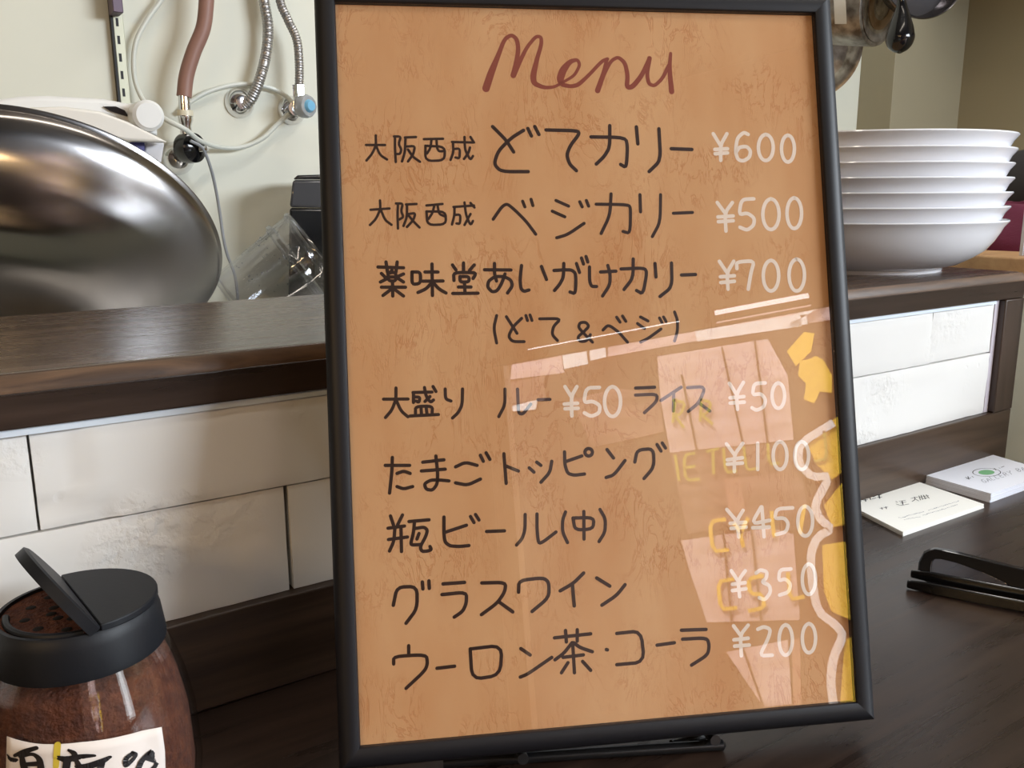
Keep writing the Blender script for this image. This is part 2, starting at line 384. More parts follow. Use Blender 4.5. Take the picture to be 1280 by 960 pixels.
# ---- raised ledge
lg = thing('raised_ledge', 'raised dark wood counter ledge with white stone face, carrying the stacked bowls', 'ledge', (-400, YW, ZC))
def plank(x0, x1, y0, y1, z0, z1, name, mt, bev=1.5, label=None): return obj(name, MB().box(x0, x1, y0, y1, z0, z1), mt, lg, bevel=bev, seg=3, label=label)
AMBER = wood('worn_amber_edge', (.03,.015,.009,1), (.15,.08,.038,1), .38, grain=(12, 90, 90))
plank(-1590, 746, YW+3.4, 558, ZL-18, ZL, 'top_board', WOODT, 3)
obj('edge_strip', MB().extr([(-1590, YW+.3, ZL-5), (-1590, YW+3.3, ZL-.4), (-1590, YW+3.3, ZL-6.5), (-1590, YW+.3, ZL-7.5)], (2335, 0, 0)), AMBER, lg, label='worn amber front edge of the ledge top')
plank(-1590, 745, YW, YW+3.3, ZL-20.5, ZL-6.8, 'front_board', WOOD, .6)
plank(-1590, 745.5, YW, YW+13, ZC+.2, ZC+44, 'lower_rail', WOODL, 1)
plank(717, 745, YW-.8, YW+13, ZC+44.2, ZL-20.8, 'end_post', WOODV, 1)
obj('caulk_line', MB().box(-1590, 708, YW+2.2, YW+6, ZL-23.6, ZL-20.7), CAULK, lg)
obj('recess_side_strip', MB().box(710.6, 716.6, YW+4.5, YW+9, ZC+44.4, ZL-21), mat('pale_recess_side', srgb(190,182,190), .6), lg, label='pale strip standing in for the inner side of the recess beside the end post')  # added strip that stands for the pale inner face of the recess
def stone(x0, x1, z0, z1, yf, seed, chips=()):
    """one stone slab with an uneven, chipped front"""
    nx = max(6, int((x1-x0)/5)); nz = 10; mb = MB(); vs = []
    for j in range(nz+1):
        for i in range(nx+1):
            x = x0+(x1-x0)*i/nx; z = z0+(z1-z0)*j/nz
            y = yf + .9*noise.noise(V((x*.012+seed, z*.02, 1))) + .5*max(0, noise.noise(V((x*.05, z*.08, seed)))-.1)
            e = min(i, nx-i, j, nz-j)
            if e == 0: y += .7+.6*noise.noise(V((x*.1, z*.1, seed+4)))
            for (cx, cz, rx, rz, d) in chips:
                q = ((x-cx)/rx)**2+((z-cz)/rz)**2
                if q < 1: y += d
            vs.append((x, y, z))
    W_ = nx+1
    fs = [(j*W_+i, j*W_+i+1, (j+1)*W_+i+1, (j+1)*W_+i) for j in range(nz) for i in range(nx)]
    b = len(vs); vs += [(x0, YW+13.5, z0), (x1, YW+13.5, z0), (x1, YW+13.5, z1), (x0, YW+13.5, z1)]
    fs += [(b, b+3, b+2, b+1)]
    fs += [tuple([b, b+1]+[i for i in range(nx, -1, -1)]), tuple([b+2, b+3]+[nz*W_+i for i in range(nx+1)])]
    fs += [tuple([b+3, b]+[j*W_ for j in range(nz+1)]), tuple([b+1, b+2]+[j*W_+nx for j in range(nz, -1, -1)])]
    mb.add(vs, fs)
    return mb
zr = -127.3; zb = ZC+44.3; zt_ = ZL-23.8
for (x0, x1, z0, z1, yf, sd, ch) in [
    (-575, 24.6, zr+.5, zt_, YW+4.5, 1, ()),
    (25.6, 622.6, zr+.5, zt_, YW+3.2, 2, ((30, zr+28, 13, 22, 1.6), (32, zr+3, 24, 8, 1.3), (215, zr+12, 30, 5, .9))),
    (624.4, 710, zr+.5, zt_, YW+3.8, 3, ()),
    (-477, 122.4, zb, zr-.5, YW+4.6, 4, ((70, zb+13, 3, 3, 1.5), (96, zb+24, 2, 4, 1.4), (52, zb+28, 7, 2, 1.0))),
    (124.6, 710, zb, zr-.5, YW+3.6, 5, ((560, zb+38, 12, 10, .8),))]:
    obj('stone_slab', stone(x0, x1, z0, z1, yf, sd, ch), TILE, lg, smooth=60)

# ---- kitchen worktop behind the ledge
kt = obj('kitchen_worktop', MB().box(-1590, 840, 566, YB-4, ZK-30, ZK), mat('worktop_steel', (.45,.45,.44,1), .35, 1), label='steel kitchen worktop behind the raised ledge, under the leaning bowl', cat='worktop', bevel=3)
st('wall_worktop_base', MB().box(-1590, 835, 640, YB-4, FL, ZK-31), WALL)

# ---- side counter at the right
sc_ = thing('side_counter', 'pale side counter with a tan wooden top, right of the ledge', 'counter', (1000, 500, FL))
obj('body', MB().box(856, 1280, -300, 1060, FL, -79), mat('pale_panel', srgb(232,234,226), .6), sc_)
obj('counter_board', MB().box(848, 1288, -305, 1065, -78, -60), TAN, sc_, bevel=2)

# ------------------------------------------------------------------ framed menu
FA = V((.90342, -.42873, 0)).normalized()                 # to the right along the frame
FB = V((-.11682, -.23240, -.96558)); FB = (FB-FA*FB.dot(FA)).normalized()   # down the frame
FN = FA.cross(FB)                                            # points away from the viewer
FN = FN if FN.dot(FW) > 0 else -FN
F0 = V((147.29, 346.44, 74.37))                             # inner top left corner, on the glass
def fp(u, v, w=0): return F0+FA*u+FB*v-FN*w                # w: towards the viewer
def onf(x, y): return onpl(x, y, F0+FN*1.2, FN)
mf = thing('framed_menu', 'black framed handwritten menu on orange leather-grained paper, standing on the counter', 'framed menu', fp(100, 295, 0))
BW = 8.0; W_, H_ = 200.0, 288.0
def rail(p0, p1, q1, q0):
    """mitred moulding between two inner and two outer corners, rounded profile"""
    prof = [(0, 0.1), (.05, .9), (.3, 1.7), (.6, 1.7), (.9, .8), (1, -.6), (1, -12), (.0, -12)]
    mb = MB(); vs = []
    for (i_, o_) in ((p0, q0), (p1, q1)):
        for (t, h) in prof: vs.append(fp(i_[0]+(o_[0]-i_[0])*t, i_[1]+(o_[1]-i_[1])*t, h))
    n = len(prof)
    mb.add(vs, [(i, (i+1) % n, n+(i+1) % n, n+i) for i in range(n)]+[tuple(range(n)), tuple(range(n, 2*n))[::-1]])
    return mb
ic = [(0, 0), (W_, 0), (W_, H_), (0, H_)]; oc = [(-BW, -BW), (W_+BW, -BW), (W_+BW, H_+BW), (-BW, H_+BW)]
for i in range(4):
    j = (i+1) % 4
    obj('frame_rail', rail(ic[i], ic[j], oc[j], oc[i]), BLACK, mf, smooth=40)
obj('glass_pane', MB().obox(fp(.1, .1, -.9), FA*(W_-.2), FB*(H_-.2), -FN*1.0), GLASS, mf, smooth=0)
obj('backing_board', MB().obox(fp(.1, .1, -6), FA*(W_-.2), FB*(H_-.2), -FN*3), mat('backing', srgb(120,90,60), .8), mf)
obj('paper_sheet', MB().obox(fp(.1, .1, -2.6), FA*(W_-.2), FB*(H_-.2), -FN*.8), PAPER, mf, smooth=0)
PPL = F0+FN*1.8
def onp(x, y): return onpl(x, y, PPL, FN)
def lettering(name, strokes, w, mt, label=None):
    mb = MB(); k = 0
    for s in strokes:
        k += 1; ribbon(mb, s, w*1.08, onp, -FN, .02+.006*(k % 12))
    return obj(name, mb, mt, mf, smooth=0, label=label, recalc=False)
A = (440, 20, 4.267); B = (720, 20, 4.267); CC = (440, 230, 4.267); D = (720, 230, 3.879); E_ = (460, 450, 4.267)
F = (720, 450, 3.765); G = (460, 660, 4.267); H = (720, 660, 3.556)
P1 = (450, 155, 8.); P2 = (450, 230, 8.); P3 = (460, 315, 8.); P4 = (600, 300, 8.); P5 = (730, 310, 8.); P6 = (470, 470, 8.)
P7 = (470, 620, 8.); P8 = (610, 600, 8.); Q1 = (600, 30, 8.); Q2 = (720, 540, 8.); Q3 = (650, 780, 4.923); Q7 = (600, 470, 6.4)
R1 = (600, 360, 4.8); R3 = (820, 540, 4.8)
lettering('heading', S(Q1, [
  [(60,645,9.5),(110,490,9),(180,320,6),(245,150,5),(315,108,5),(368,150,5.5),(385,250,5.5),(365,380,6),(333,515,7)],
  [(333,515,7),(400,370,5.5),(470,230,4.5),(560,122,4.5),(612,130,4.5),(615,200,5),(570,350,5.5),(530,520,8),(540,595,7),(640,637,5),(740,632,4),(835,580,3.5),(945,515,4),(1000,410,4),(975,355,4.5),(900,375,6),(830,460,9.5),(800,550,9.5),(815,605,6),(900,625,5),(980,612,5.5),(1090,510,4.5),(1220,370,4.5),(1275,350,4.5)]])
 + S(B, [[(165,230,4.5),(150,300,6),(115,398,7)], [(140,330,5),(185,240,4.5),(225,218,4.5),(262,250,5.5),(276,320,5.5),(270,380,6),(300,380,6.5),(350,320,6),(392,226,5)],
  [(392,226,6),(378,310,5),(388,362,5),(418,374,4.5),(460,335,4.5),(495,265,5)], [(505,200,4),(498,280,5.5),(510,403,7)]]), 5, INKR, 'reddish brown brush heading reading Menu')
lettering('item_text', S(P1, [
  [(60,210),(250,210)],[(158,115),(160,215),(120,300),(65,365)],[(160,215),(200,310),(270,355)],
  [(350,125),(350,250),(358,380)],[(340,125),(410,125),(385,200),(415,255),(400,300),(370,300)],[(450,135),(560,130)],[(455,135),(450,280),(420,375)],[(470,225),(550,220),(535,300),(480,375)],[(480,255),(530,330),(600,378)],
  [(640,152),(830,148)],[(655,218),(655,370),(845,365),(850,228),(655,218)],[(715,155),(705,240),(670,295)],[(765,155),(770,240),(790,275),(845,270)],
  [(920,180),(1130,185)],[(930,185),(935,280),(905,360)],[(940,250),(1000,245),(995,345),(955,335)],[(1045,130),(1050,250),(1070,300),(1105,360),(1130,320)],[(1100,235),(1085,290),(1040,350)],[(1105,130),(1140,185)]]), 3.0, INKM)
lettering('item_text', S(A, [[(750,590),(820,660),(862,725)],[(915,610),(850,650),(780,720),(757,790),(795,830),(940,830)],[(938,600),(957,640)],[(975,590),(997,632)],
  [(1035,608),(1205,612),(1212,630),(1165,690),(1145,740),(1160,790),(1197,825)]])
 + S(B, [[(80,645),(265,648),(275,700),(268,810),(238,792)],[(180,585),(180,700),(150,750),(108,790)],[(322,592),(330,682)],[(442,602),(452,770),(390,830)],[(508,708),(618,712)]]), 4.2, INKM)
lettering('item_text', S(P2, [
  [(105,258),(295,245)],[(200,165),(205,250),(160,350),(100,410)],[(205,250),(250,360),(315,408)],
  [(380,200),(375,300),(380,445)],[(360,195),(430,195),(410,270),(435,330),(395,355)],[(460,205),(565,200)],[(470,205),(470,330),(435,420)],[(490,300),(555,290),(535,360),(470,430)],[(490,320),(530,370),(595,435)],
  [(665,215),(825,200)],[(665,275),(675,410),(860,405),(855,275),(665,275)],[(745,210),(725,290),(685,350)],[(775,210),(790,300),(850,325)],
  [(935,230),(1140,215)],[(945,235),(945,310),(920,405)],[(945,310),(1005,305),(1000,400),(965,395)],[(1045,185),(1060,310),(1105,415),(1130,370)],[(1105,300),(1045,410)],[(1105,190),(1145,235)]]), 3.0, INKM)
lettering('item_text', S(CC, [[(753,188),(800,120),(828,105),(870,140),(930,200),(980,268)],[(910,92),(922,122)],[(955,82),(965,115)],
  [(1088,88),(1155,118)],[(1068,145),(1135,175)],[(1092,287),(1150,270),(1238,210)],[(1215,95),(1228,122)],[(1250,88),(1262,118)]])
 + S(D, [[(98,98),(255,100),(265,120),(262,240),(228,230)],[(170,48),(165,150),(122,240)],[(310,52),(313,135)],[(410,52),(408,185),(370,255)],[(472,142),(565,138)]]), 3.8, INKM)
lettering('item_text', S(P3, [
  [(100,150),(355,158)],[(180,100),(195,200)],[(292,100),(280,200)],[(200,205),(205,290),(280,290),(280,205),(200,205)],[(205,250),(280,250)],[(240,180),(225,210)],[(135,215),(175,255)],[(125,300),(185,270)],[(355,220),(300,245)],[(295,260),(355,300)],[(135,352),(375,352)],[(245,300),(248,440)],[(235,370),(150,435)],[(260,370),(355,440)],
  [(440,200),(440,325),(525,315),(525,200),(440,200)],[(570,200),(700,200)],[(545,292),(750,290)],[(640,120),(645,435)],[(635,310),(580,370),(500,405)],[(655,310),(710,370),(780,410)],
  [(955,110),(955,185)],[(845,130),(880,180)],[(1062,130),(1015,185)],[(860,285),(855,205),(1075,205),(1070,235),(1050,265)],[(920,245),(920,300),(1010,300),(1010,245),(920,245)],[(905,350),(1030,350)],[(965,300),(970,405)],[(848,415),(1100,412)]])
 + S(P4, [[(45,298),(310,300)],[(145,235),(145,340),(165,410)],[(250,340),(215,440),(170,510),(120,520),(75,470),(85,410),(150,365),(240,365),(310,400),(325,460),(275,530)],
  [(415,255),(400,400),(410,490),(440,515),(490,500)],[(615,265),(640,330),(665,395)],
  [(740,305),(850,298),(920,300),(960,340),(955,540),(900,520)],[(838,235),(835,370),(800,440),(745,505)],[(965,235),(995,325)],[(1015,180),(1035,240)],[(1060,165),(1078,220)]])
 + S(P5, [[(55,190),(55,330),(75,385),(125,385)],[(165,240),(320,232)],[(238,175),(262,260),(258,370),(185,480)],
  [(370,210),(600,200),(630,240),(590,462),(525,425)],[(492,110),(490,300),(400,415)],[(710,155),(720,290)],[(875,150),(880,390),(760,485)],[(975,270),(1115,265)]]), 4.0, INKM)
lettering('item_text', S(R1, [[(100,165),(82,240),(100,330)],[(158,172),(222,272)],[(250,182),(200,230),(170,290),(195,322),(265,322)],[(275,165),(285,195)],[(300,162),(312,195)],
  [(358,185),(488,183),(440,230),(432,280),(465,315)],[(675,325),(620,270),(590,235),(600,208),(635,205),(655,230),(620,265),(585,295),(600,322),(640,318),(662,280)],
  [(738,252),(770,220),(830,262),(885,325)],[(820,175),(840,205)],[(855,168),(875,200)]])
 + S(P5, [[(565,690),(640,730)],[(535,755),(605,805)],[(565,940),(640,905),(770,810)],[(755,700),(780,745)],[(795,690),(820,735)],[(905,640),(935,720),(935,830),(905,930)]]), 3.6, INKM)
lettering('item_text', S(P6, [[(75,232),(320,230)],[(200,120),(200,230),(160,340),(95,415)],[(200,235),(250,350),(320,408)],
  [(370,165),(560,160)],[(375,170),(375,265)],[(375,210),(440,210),(430,265),(400,250)],[(485,115),(500,200),(545,265),(575,240)],[(570,105),(600,155)],[(540,205),(490,255)],[(395,375),(395,305),(565,300),(560,385)],[(450,305),(455,380)],[(500,305),(510,380)],[(340,400),(625,385)],
  [(692,130),(695,230),(750,250)],[(865,130),(862,290),(820,370),(765,420)]])
 + S(Q7, [[(200,105),(200,230),(150,325)],[(300,105),(305,230),(310,300),(345,305),(405,225)],[(465,190),(560,187)]])
 + S(F, [[(280,132),(370,128)],[(280,165),(382,160),(380,195),(322,248)],[(495,128),(400,190)],[(460,155),(458,240)],[(525,130),(610,125),(580,200),(528,242)],[(575,200),(630,240)]]), 3.8, INKM)
lettering('item_text', S(E_, [[(92,562),(222,562)],[(130,520),(128,590),(115,710)],[(155,605),(190,592),(225,605)],[(155,675),(190,688),(238,675)],
  [(292,545),(405,532)],[(285,592),(412,582)],[(362,512),(372,600),(370,660),(345,695),(310,690),(300,660),(335,640),(385,640),(432,645)],
  [(467,570),(520,545),(582,562)],[(600,508),(615,540)],[(630,495),(650,530)],[(467,655),(530,668),(600,635)],[(725,500),(737,658)],[(735,565),(802,592)],
  [(860,575),(885,598)],[(900,545),(922,562)],[(980,540),(970,600),(922,652)],[(1048,490),(1050,560),(1065,605),(1100,615),(1155,608)],[(1060,540),(1140,512)],el(1177,492,20,20)])
 + S(Q2, [[(310,175),(375,260)],[(300,455),(380,430),(490,285)],[(588,300),(612,180),(775,165),(780,350),(680,465)],[(810,125),(850,190)],[(862,110),(895,160)]]), 4.0, INKM)
lettering('item_text', S(P7, [[(145,200),(175,290)],[(265,190),(215,290)],[(120,322),(285,300)],[(125,435),(315,410)],[(190,310),(180,450),(135,550)],[(250,310),(255,555)],
  [(330,255),(530,238)],[(385,260),(375,370),(345,480),(370,490),(440,485)],[(390,325),(480,310),(515,340),(500,400),(440,510),(460,555),(520,550),(555,535),(540,505)],[(430,375),(410,430)],
  [(680,210),(680,380),(690,460),(740,500),(840,505),(930,495)],[(700,360),(905,292)],[(945,205),(980,265)],[(995,185),(1030,240)],[(1105,355),(1285,348)]])
 + S(P8, [[(372,345),(370,500),(340,590),(285,650)],[(490,340),(490,500),(505,635),(550,620),(680,520)],[(775,320),(745,400),(745,520),(795,625)],
  [(850,380),(1060,375),(1050,490),(870,500),(850,380)],[(958,315),(960,590)],[(1120,295),(1175,390),(1170,520),(1110,615)]]), 4.0, INKM)
lettering('item_text', S(G, [[(135,412),(155,315),(262,312),(262,430),(203,508)],[(290,288),(293,325)],[(325,282),(327,322)],[(400,298),(515,290)],[(395,355),(525,342),(525,400),(505,445),(460,475)],
  [(607,293),(735,290),(730,340),(690,400),(605,462)],[(700,395),(772,447)],[(803,342),(805,280),(935,265),(965,290),(965,370),(875,445)],[(1150,240),(1095,295),(1025,335)],[(1090,300),(1100,415)]])
 + S(H, [[(92,222),(150,258)],[(218,252),(180,300),(115,343)]]), 4.2, INKM)
lettering('item_text', S(G, [[(217,628),(217,670)],[(137,725),(137,685),(310,675),(318,720),(305,760),(203,855)],[(368,748),(462,737)],[(545,645),(555,808),(705,785),(715,625),(545,645)],[(815,643),(865,677)],[(812,795),(850,780),(980,690)]])
 + S(Q3, [[(212,85),(435,60)],[(280,40),(285,110)],[(352,35),(352,105)],[(320,115),(270,180),(215,220)],[(330,115),(370,145),(445,170)],[(265,205),(390,190)],[(325,130),(335,300)],[(295,238),(255,300)],[(385,230),(435,285)],
  [(531,157),(538,159)],[(595,58),(745,42),(765,235),(595,250)],[(843,130),(950,115)],[(993,38),(1145,33)],[(1000,93),(1150,85),(1165,130),(1155,190),(1055,253)]]), 4.1, INKM)
PR = [
 S(B, [[(732,628),(770,690)],[(805,628),(770,690),(772,770)],[(740,712),(808,708)],[(742,735),(808,730)],[(918,632),(895,620),(860,650),(850,720),(862,765),(890,775),(925,755),(932,720),(910,695),(870,700),(852,730)],el(1012,702,40,70),el(1130,708,35,72)]),
 S(D, [[(685,90),(722,140)],[(758,90),(722,140),(727,228)],[(688,160),(762,155)],[(690,183),(762,178)],[(862,72),(802,75),(790,150),(830,140),(865,165),(862,200),(830,225),(795,210)],el(945,147,40,75),el(1058,142,36,75)]),
 S(D, [[(695,375),(732,430)],[(765,375),(732,430),(737,510)],[(700,450),(768,445)],[(702,478),(768,472)],[(780,410),(778,378),(865,372),(848,430),(835,510)],el(945,445,38,75),el(1070,442,38,78)]),
 S(Q7, [[(680,85),(730,165)],[(775,85),(730,165),(735,320)],[(675,225),(780,218)],[(680,262),(785,258)],[(955,92),(850,95),(830,215),(900,200),(960,235),(955,295),(890,325),(835,295)],el(1060,205,65,120)]),
 S(F, [[(722,110),(755,160)],[(788,105),(755,160),(760,232)],[(725,178),(790,172)],[(725,203),(792,198)],[(890,108),(838,110),(830,165),(870,158),(893,185),(885,220),(850,238),(828,225)],el(952,168,30,60)]),
 S(F, [[(708,395),(745,445)],[(785,392),(745,445),(745,525)],[(712,470),(783,460)],[(712,490),(783,485)],[(855,392),(855,515)],el(960,450,33,66),el(1062,450,33,66)]),
 S(R3, [[(425,465),(480,530)],[(522,470),(485,530),(497,630)],[(445,548),(538,542)],[(450,578),(540,570)],[(630,450),(572,552),(682,530)],[(580,575),(680,570)],[(635,450),(648,628)],[(820,455),(725,460),(710,520),(770,515),(795,550),(780,600),(720,615)],el(895,535,45,90)]),
 S(H, [[(690,190),(720,235)],[(752,190),(720,235),(727,305)],[(695,250),(752,243)],[(695,278),(755,270)],[(800,200),(820,185),(850,195),(845,225),(825,240),(860,255),(865,285),(840,320),(815,310)],[(955,182),(905,185),(900,235),(930,225),(955,250),(945,285),(905,298)],el(1035,228,30,68)]),
 S(H, [[(700,435),(730,475)],[(765,432),(730,475),(735,568)],[(702,497),(765,490)],[(705,525),(770,520)],[(808,450),(835,438),(865,450),(855,490),(815,568),(872,565)],el(932,498,30,68),el(1035,490,30,65)])]
for s in PR: lettering('price_text', s, 4.3, INKW, 'white marker price')

# wire easel
ez = thing('display_easel', 'black wire easel holding up the framed menu on the counter', 'easel', (230, 250, ZC))
WIRE = mat('black_wire', (.01,.01,.011,1), .25)
zw = ZC+2.3
def easel_side(u):
    foot = fp(u, H_+BW+2.6, 12); foot.z = zw
    tip = fp(u, H_+BW+2.8, 12); tip = V((tip.x, tip.y, tip.z))
    rest = fp(u, H_+BW+2.6, -14)
    up = fp(u, 90, -14)
    back = up+V((FN.x, FN.y, 0)).normalized()*42; back.z = zw
    return rest, tip, up, back
lip = []
p0, p1 = onz(592, 951, zw), onz(903, 931, zw)
obj('front_bar', MB().tube([p0+(p0-p1).normalized()*12, p0, p1, p1+(p1-p0).normalized()*1.2], [2.3, 2.3, 2.3, 1.0], 12), WIRE, ez)
for u in (62, 140):
    rest, tip, up, back = easel_side(u)
    obj('leg', MB().tube([fp(u, H_+BW+2.6, -1), rest, up], 2.2, 10), WIRE, ez)
    obj('back_leg', MB().tube([up, back], 2.2, 10), WIRE, ez)
    f0_ = p0+(p1-p0)*(.12 if u < 100 else .80)+V((FN.x, FN.y, 0)).normalized()*1.8; r0_ = V((rest.x, rest.y, zw))
    obj('foot_bar', MB().tube([f0_, r0_, rest], 2.2, 12), WIRE, ez)

# ------------------------------------------------------------------ stacked bowls
def bowl_profile():
    return [(0, 2.5), (64, 2.5), (66, 0), (70, 0), (71, 3), (82, 6), (93, 12), (101, 17.8), (106.5, 25), (110.5, 32), (112.5, 36.5), (114.8, 39.3), (116.2, 41), (115.8, 42), (113.5, 41), (108.5, 37), (104, 30), (98, 22.5), (88, 15.5), (76, 10), (60, 7.5), (0, 6.5)]
BX, BY = 669.0, 475.0
bowls = []
pb = MB().lathe(bowl_profile(), (BX, BY, ZL), n=96)
pos = ['bottom bowl of the stack, resting on the ledge', 'second bowl from the bottom of the stack', 'third bowl from the bottom of the stack', 'middle bowl of the stack of seven', 'third bowl from the top of the stack', 'second bowl from the top of the stack', 'topmost bowl of the stack']
first = None
for i in range(7):
    dz = i*11.0
    if first is None:
        o = obj('serving_bowl', pb, CERAM, at=(BX, BY, ZL), smooth=50); first = o; 
    else:
        o = first.copy(); C.objects.link(o)
    o.location = (first.location if i == 0 else V((BX/1000+.0006*((i*7) % 3-1), BY/1000+.0005*((i*5) % 3-1), (ZL+ZO+dz)/1000)))
    o['label'] = 'white glazed ceramic ' + pos[i]; o['category'] = 'bowl'; o['group'] = 'white bowls stacked on the ledge'

# ------------------------------------------------------------------ business cards
def card_stack(name, c, h, mtop, label, cat='business cards'):
    """c: four pixels of the top face, clockwise from the left corner"""
    P = [onz(x, y, ZC+h) for x, y in c]
    n = 8
    root = thing(name, label, cat, tuple((P[0]+P[2])/2-V((0,0,h))))
    for i in range(n):
        z0 = h*i/n; z1 = h*(i+1)/n-.06; j = V((random.uniform(-.3,.3), random.uniform(-.3,.3), 0)) if i < n-1 else V((0,0,0))
        obj('card', MB().extr([V((p.x, p.y, ZC+z0))+j for p in P], (0, 0, z1-z0)), mtop, root, smooth=0)
    return root
def flat_print(root, strokes, w, z, mt, name='printing', label=None):
    mb = MB()
    for i, s in enumerate(strokes): ribbon(mb, s, w, lambda x, y: onz(x, y, z), V((0,0,1)), .03+.004*(i % 9))
    return obj(name, mb, mt, root, smooth=0, recalc=False, label=label)
GREY = mat('grey_print', srgb(120,125,140), .6); GREEN = mat('green_print', srgb(120,180,130), .6); DGREY = mat('dark_print', srgb(45,45,55), .6)
h1 = 3.0
c1 = card_stack('name_card_pile', [(1046,623),(1142,600),(1230,630),(1129,665)], h1, PAPERC, 'cream business card pile with a printed name, just right of the menu frame')
K4 = (1060, 590, 7.111)
flat_print(c1, S(K4, [[(100,265),(118,260)],[(135,235),(170,230)],[(150,222),(158,262)],[(138,250),(172,246)],[(185,225),(215,220)],[(195,215),(200,245)],[(222,222),(240,215)],[(215,240),(248,232)],[(250,208),(295,202)],[(262,225),(300,222)],[(275,205),(282,235)]]), 1.3, ZC+h1, DGREY)
flat_print(c1, S(K4, [[(285,325),(312,320)],[(298,315),(305,332)],[(320,318),(352,312)],[(335,308),(342,328)],
   [(425,262),(440,270)],[(430,285),(470,298),(540,285)],[(455,262),(510,252)],[(480,258),(490,290)],[(465,275),(515,268)],
   [(560,235),(620,222)],[(590,222),(598,245),(570,262)],[(600,240),(628,258)],[(630,212),(645,250)],[(650,208),(662,245)],[(640,225),(715,210)],[(670,205),(690,240)],[(695,202),(722,235)],[(660,240),(710,228)]]), 1.0, ZC+h1, DGREY)
rows = []
for (x0, y0, x1, y1) in ((450,408,520,400),(520,392,680,352),(715,340,990,255),(500,425,650,395),(665,385,980,290)):
    k = int((x1-x0)/16)
    for i in range(k):
        t = i/k; x = x0+(x1-x0)*t; y = y0+(y1-y0)*t; rows.append([(x, y+random.uniform(-3, 3)), (x+9, y-2+random.uniform(-4, 4))])
flat_print(c1, S(K4, rows), .9, ZC+h1, GREY)
h2 = 7.0
c2 = card_stack('shop_card_pile', [(1151,592),(1233,566),(1316,590),(1239,617)], h2, PAPERW, 'white card pile with a green oval emblem, at the right edge of the photo')
K5 = (1150, 560, 9.846)
mb = MB(); oz = ZC+h2
cen = onz(*S(K5, [[(820,300)]])[0][0], oz)
flat_print(c2, S(K5, [el(820,300,172,50,28)]), 1.0, oz, DGREY, 'oval_outline')
pp = [onz(x, y, oz) for x, y in S(K5, [el(818,300,100,30,24)])[0][:-1]]
mb.extr([p+V((0,0,.02)) for p in pp], (0,0,.04)); obj('green_oval', mb, GREEN, c2, smooth=0, label='green oval of the emblem')
flat_print(c2, S(K5, [[(560,360),(610,385)],[(590,350),(600,385)],[(575,378),(625,368)],[(640,350),(660,362)],[(900,260),(950,268)],[(915,250),(935,272)],[(970,245),(985,250)],[(1000,240),(1035,225)]]), 1.0, oz, DGREY)
# GALLERY BAR in small outlined capitals along the card
def word(txt, p0, p1, hgt, up, root, z, mt, w):
    GL = {'G':[[(.9,.1),(.3,0),(0,.5),(.3,1),(.9,.9),(.9,.5),(.55,.5)]],'A':[[(0,1),(.5,0),(1,1)],[(.2,.65),(.8,.65)]],'L':[[(0,0),(0,1),(.8,1)]],'E':[[(.8,0),(0,0),(0,1),(.8,1)],[(0,.5),(.7,.5)]],
          'R':[[(0,1),(0,0),(.8,.1),(.8,.45),(0,.5)],[(.3,.5),(.9,1)]],'Y':[[(0,0),(.5,.5),(1,0)],[(.5,.5),(.5,1)]],'B':[[(0,0),(0,1),(.8,.9),(.8,.6),(0,.5),(.75,.4),(.75,.1),(0,0)]],' ':[]}
    out = []; n = len(txt)
    for i, ch in enumerate(txt):
        for s in GL[ch]:
            out.append([(p0[0]+(p1[0]-p0[0])*((i+u*.72)/n)+up[0]*(1-v), p0[1]+(p1[1]-p0[1])*((i+u*.72)/n)+up[1]*(1-v)) for u, v in s])
    flat_print(root, out, w, z, mt)
word('GALLERY BAR', (1230, 604), (1290, 585), 6, (-4.5, -4.2), c2, oz, GREY, .7)

# ------------------------------------------------------------------ folded eyeglasses
ga = onz(1144, 733, ZC); gb = onz(1290, 762, ZC)
gd = (gb-ga); gd.z = 0; gd.normalize(); gs = V((-gd.y, gd.x, 0)); gs = gs if gs.dot(V((FW.x,FW.y,0))) > 0 else -gs   # away from camera
eg = thing('folded_eyeglasses', 'black framed eyeglasses lying folded on the counter at the right edge', 'eyeglasses', tuple(ga))
up_ = V((0,0,1)); tilt = (up_*.9+gs*.42).normalized()
def gp(s, h, d=0): return ga+gs*(5+d)+V((0,0,1.2))+gd*s+tilt*h*.86
def rimpoly(s0, L_, inner):
    pts = []
    if not inner: q = [(0,4),(0,14),(2,21),(8,24.5),(20,24),(36,22.5),(54,21),(62,20),(62,5),(56,1),(40,0),(20,0),(6,1)]
    else: q = [(7,8),(7,16.5),(9,18.5),(20,17.5),(33,14.5),(44,11),(48,8),(42,5.6),(34,4),(22,4),(13,6)]
    for a, b in q: pts.append((s0+a*L_, b))
    return pts
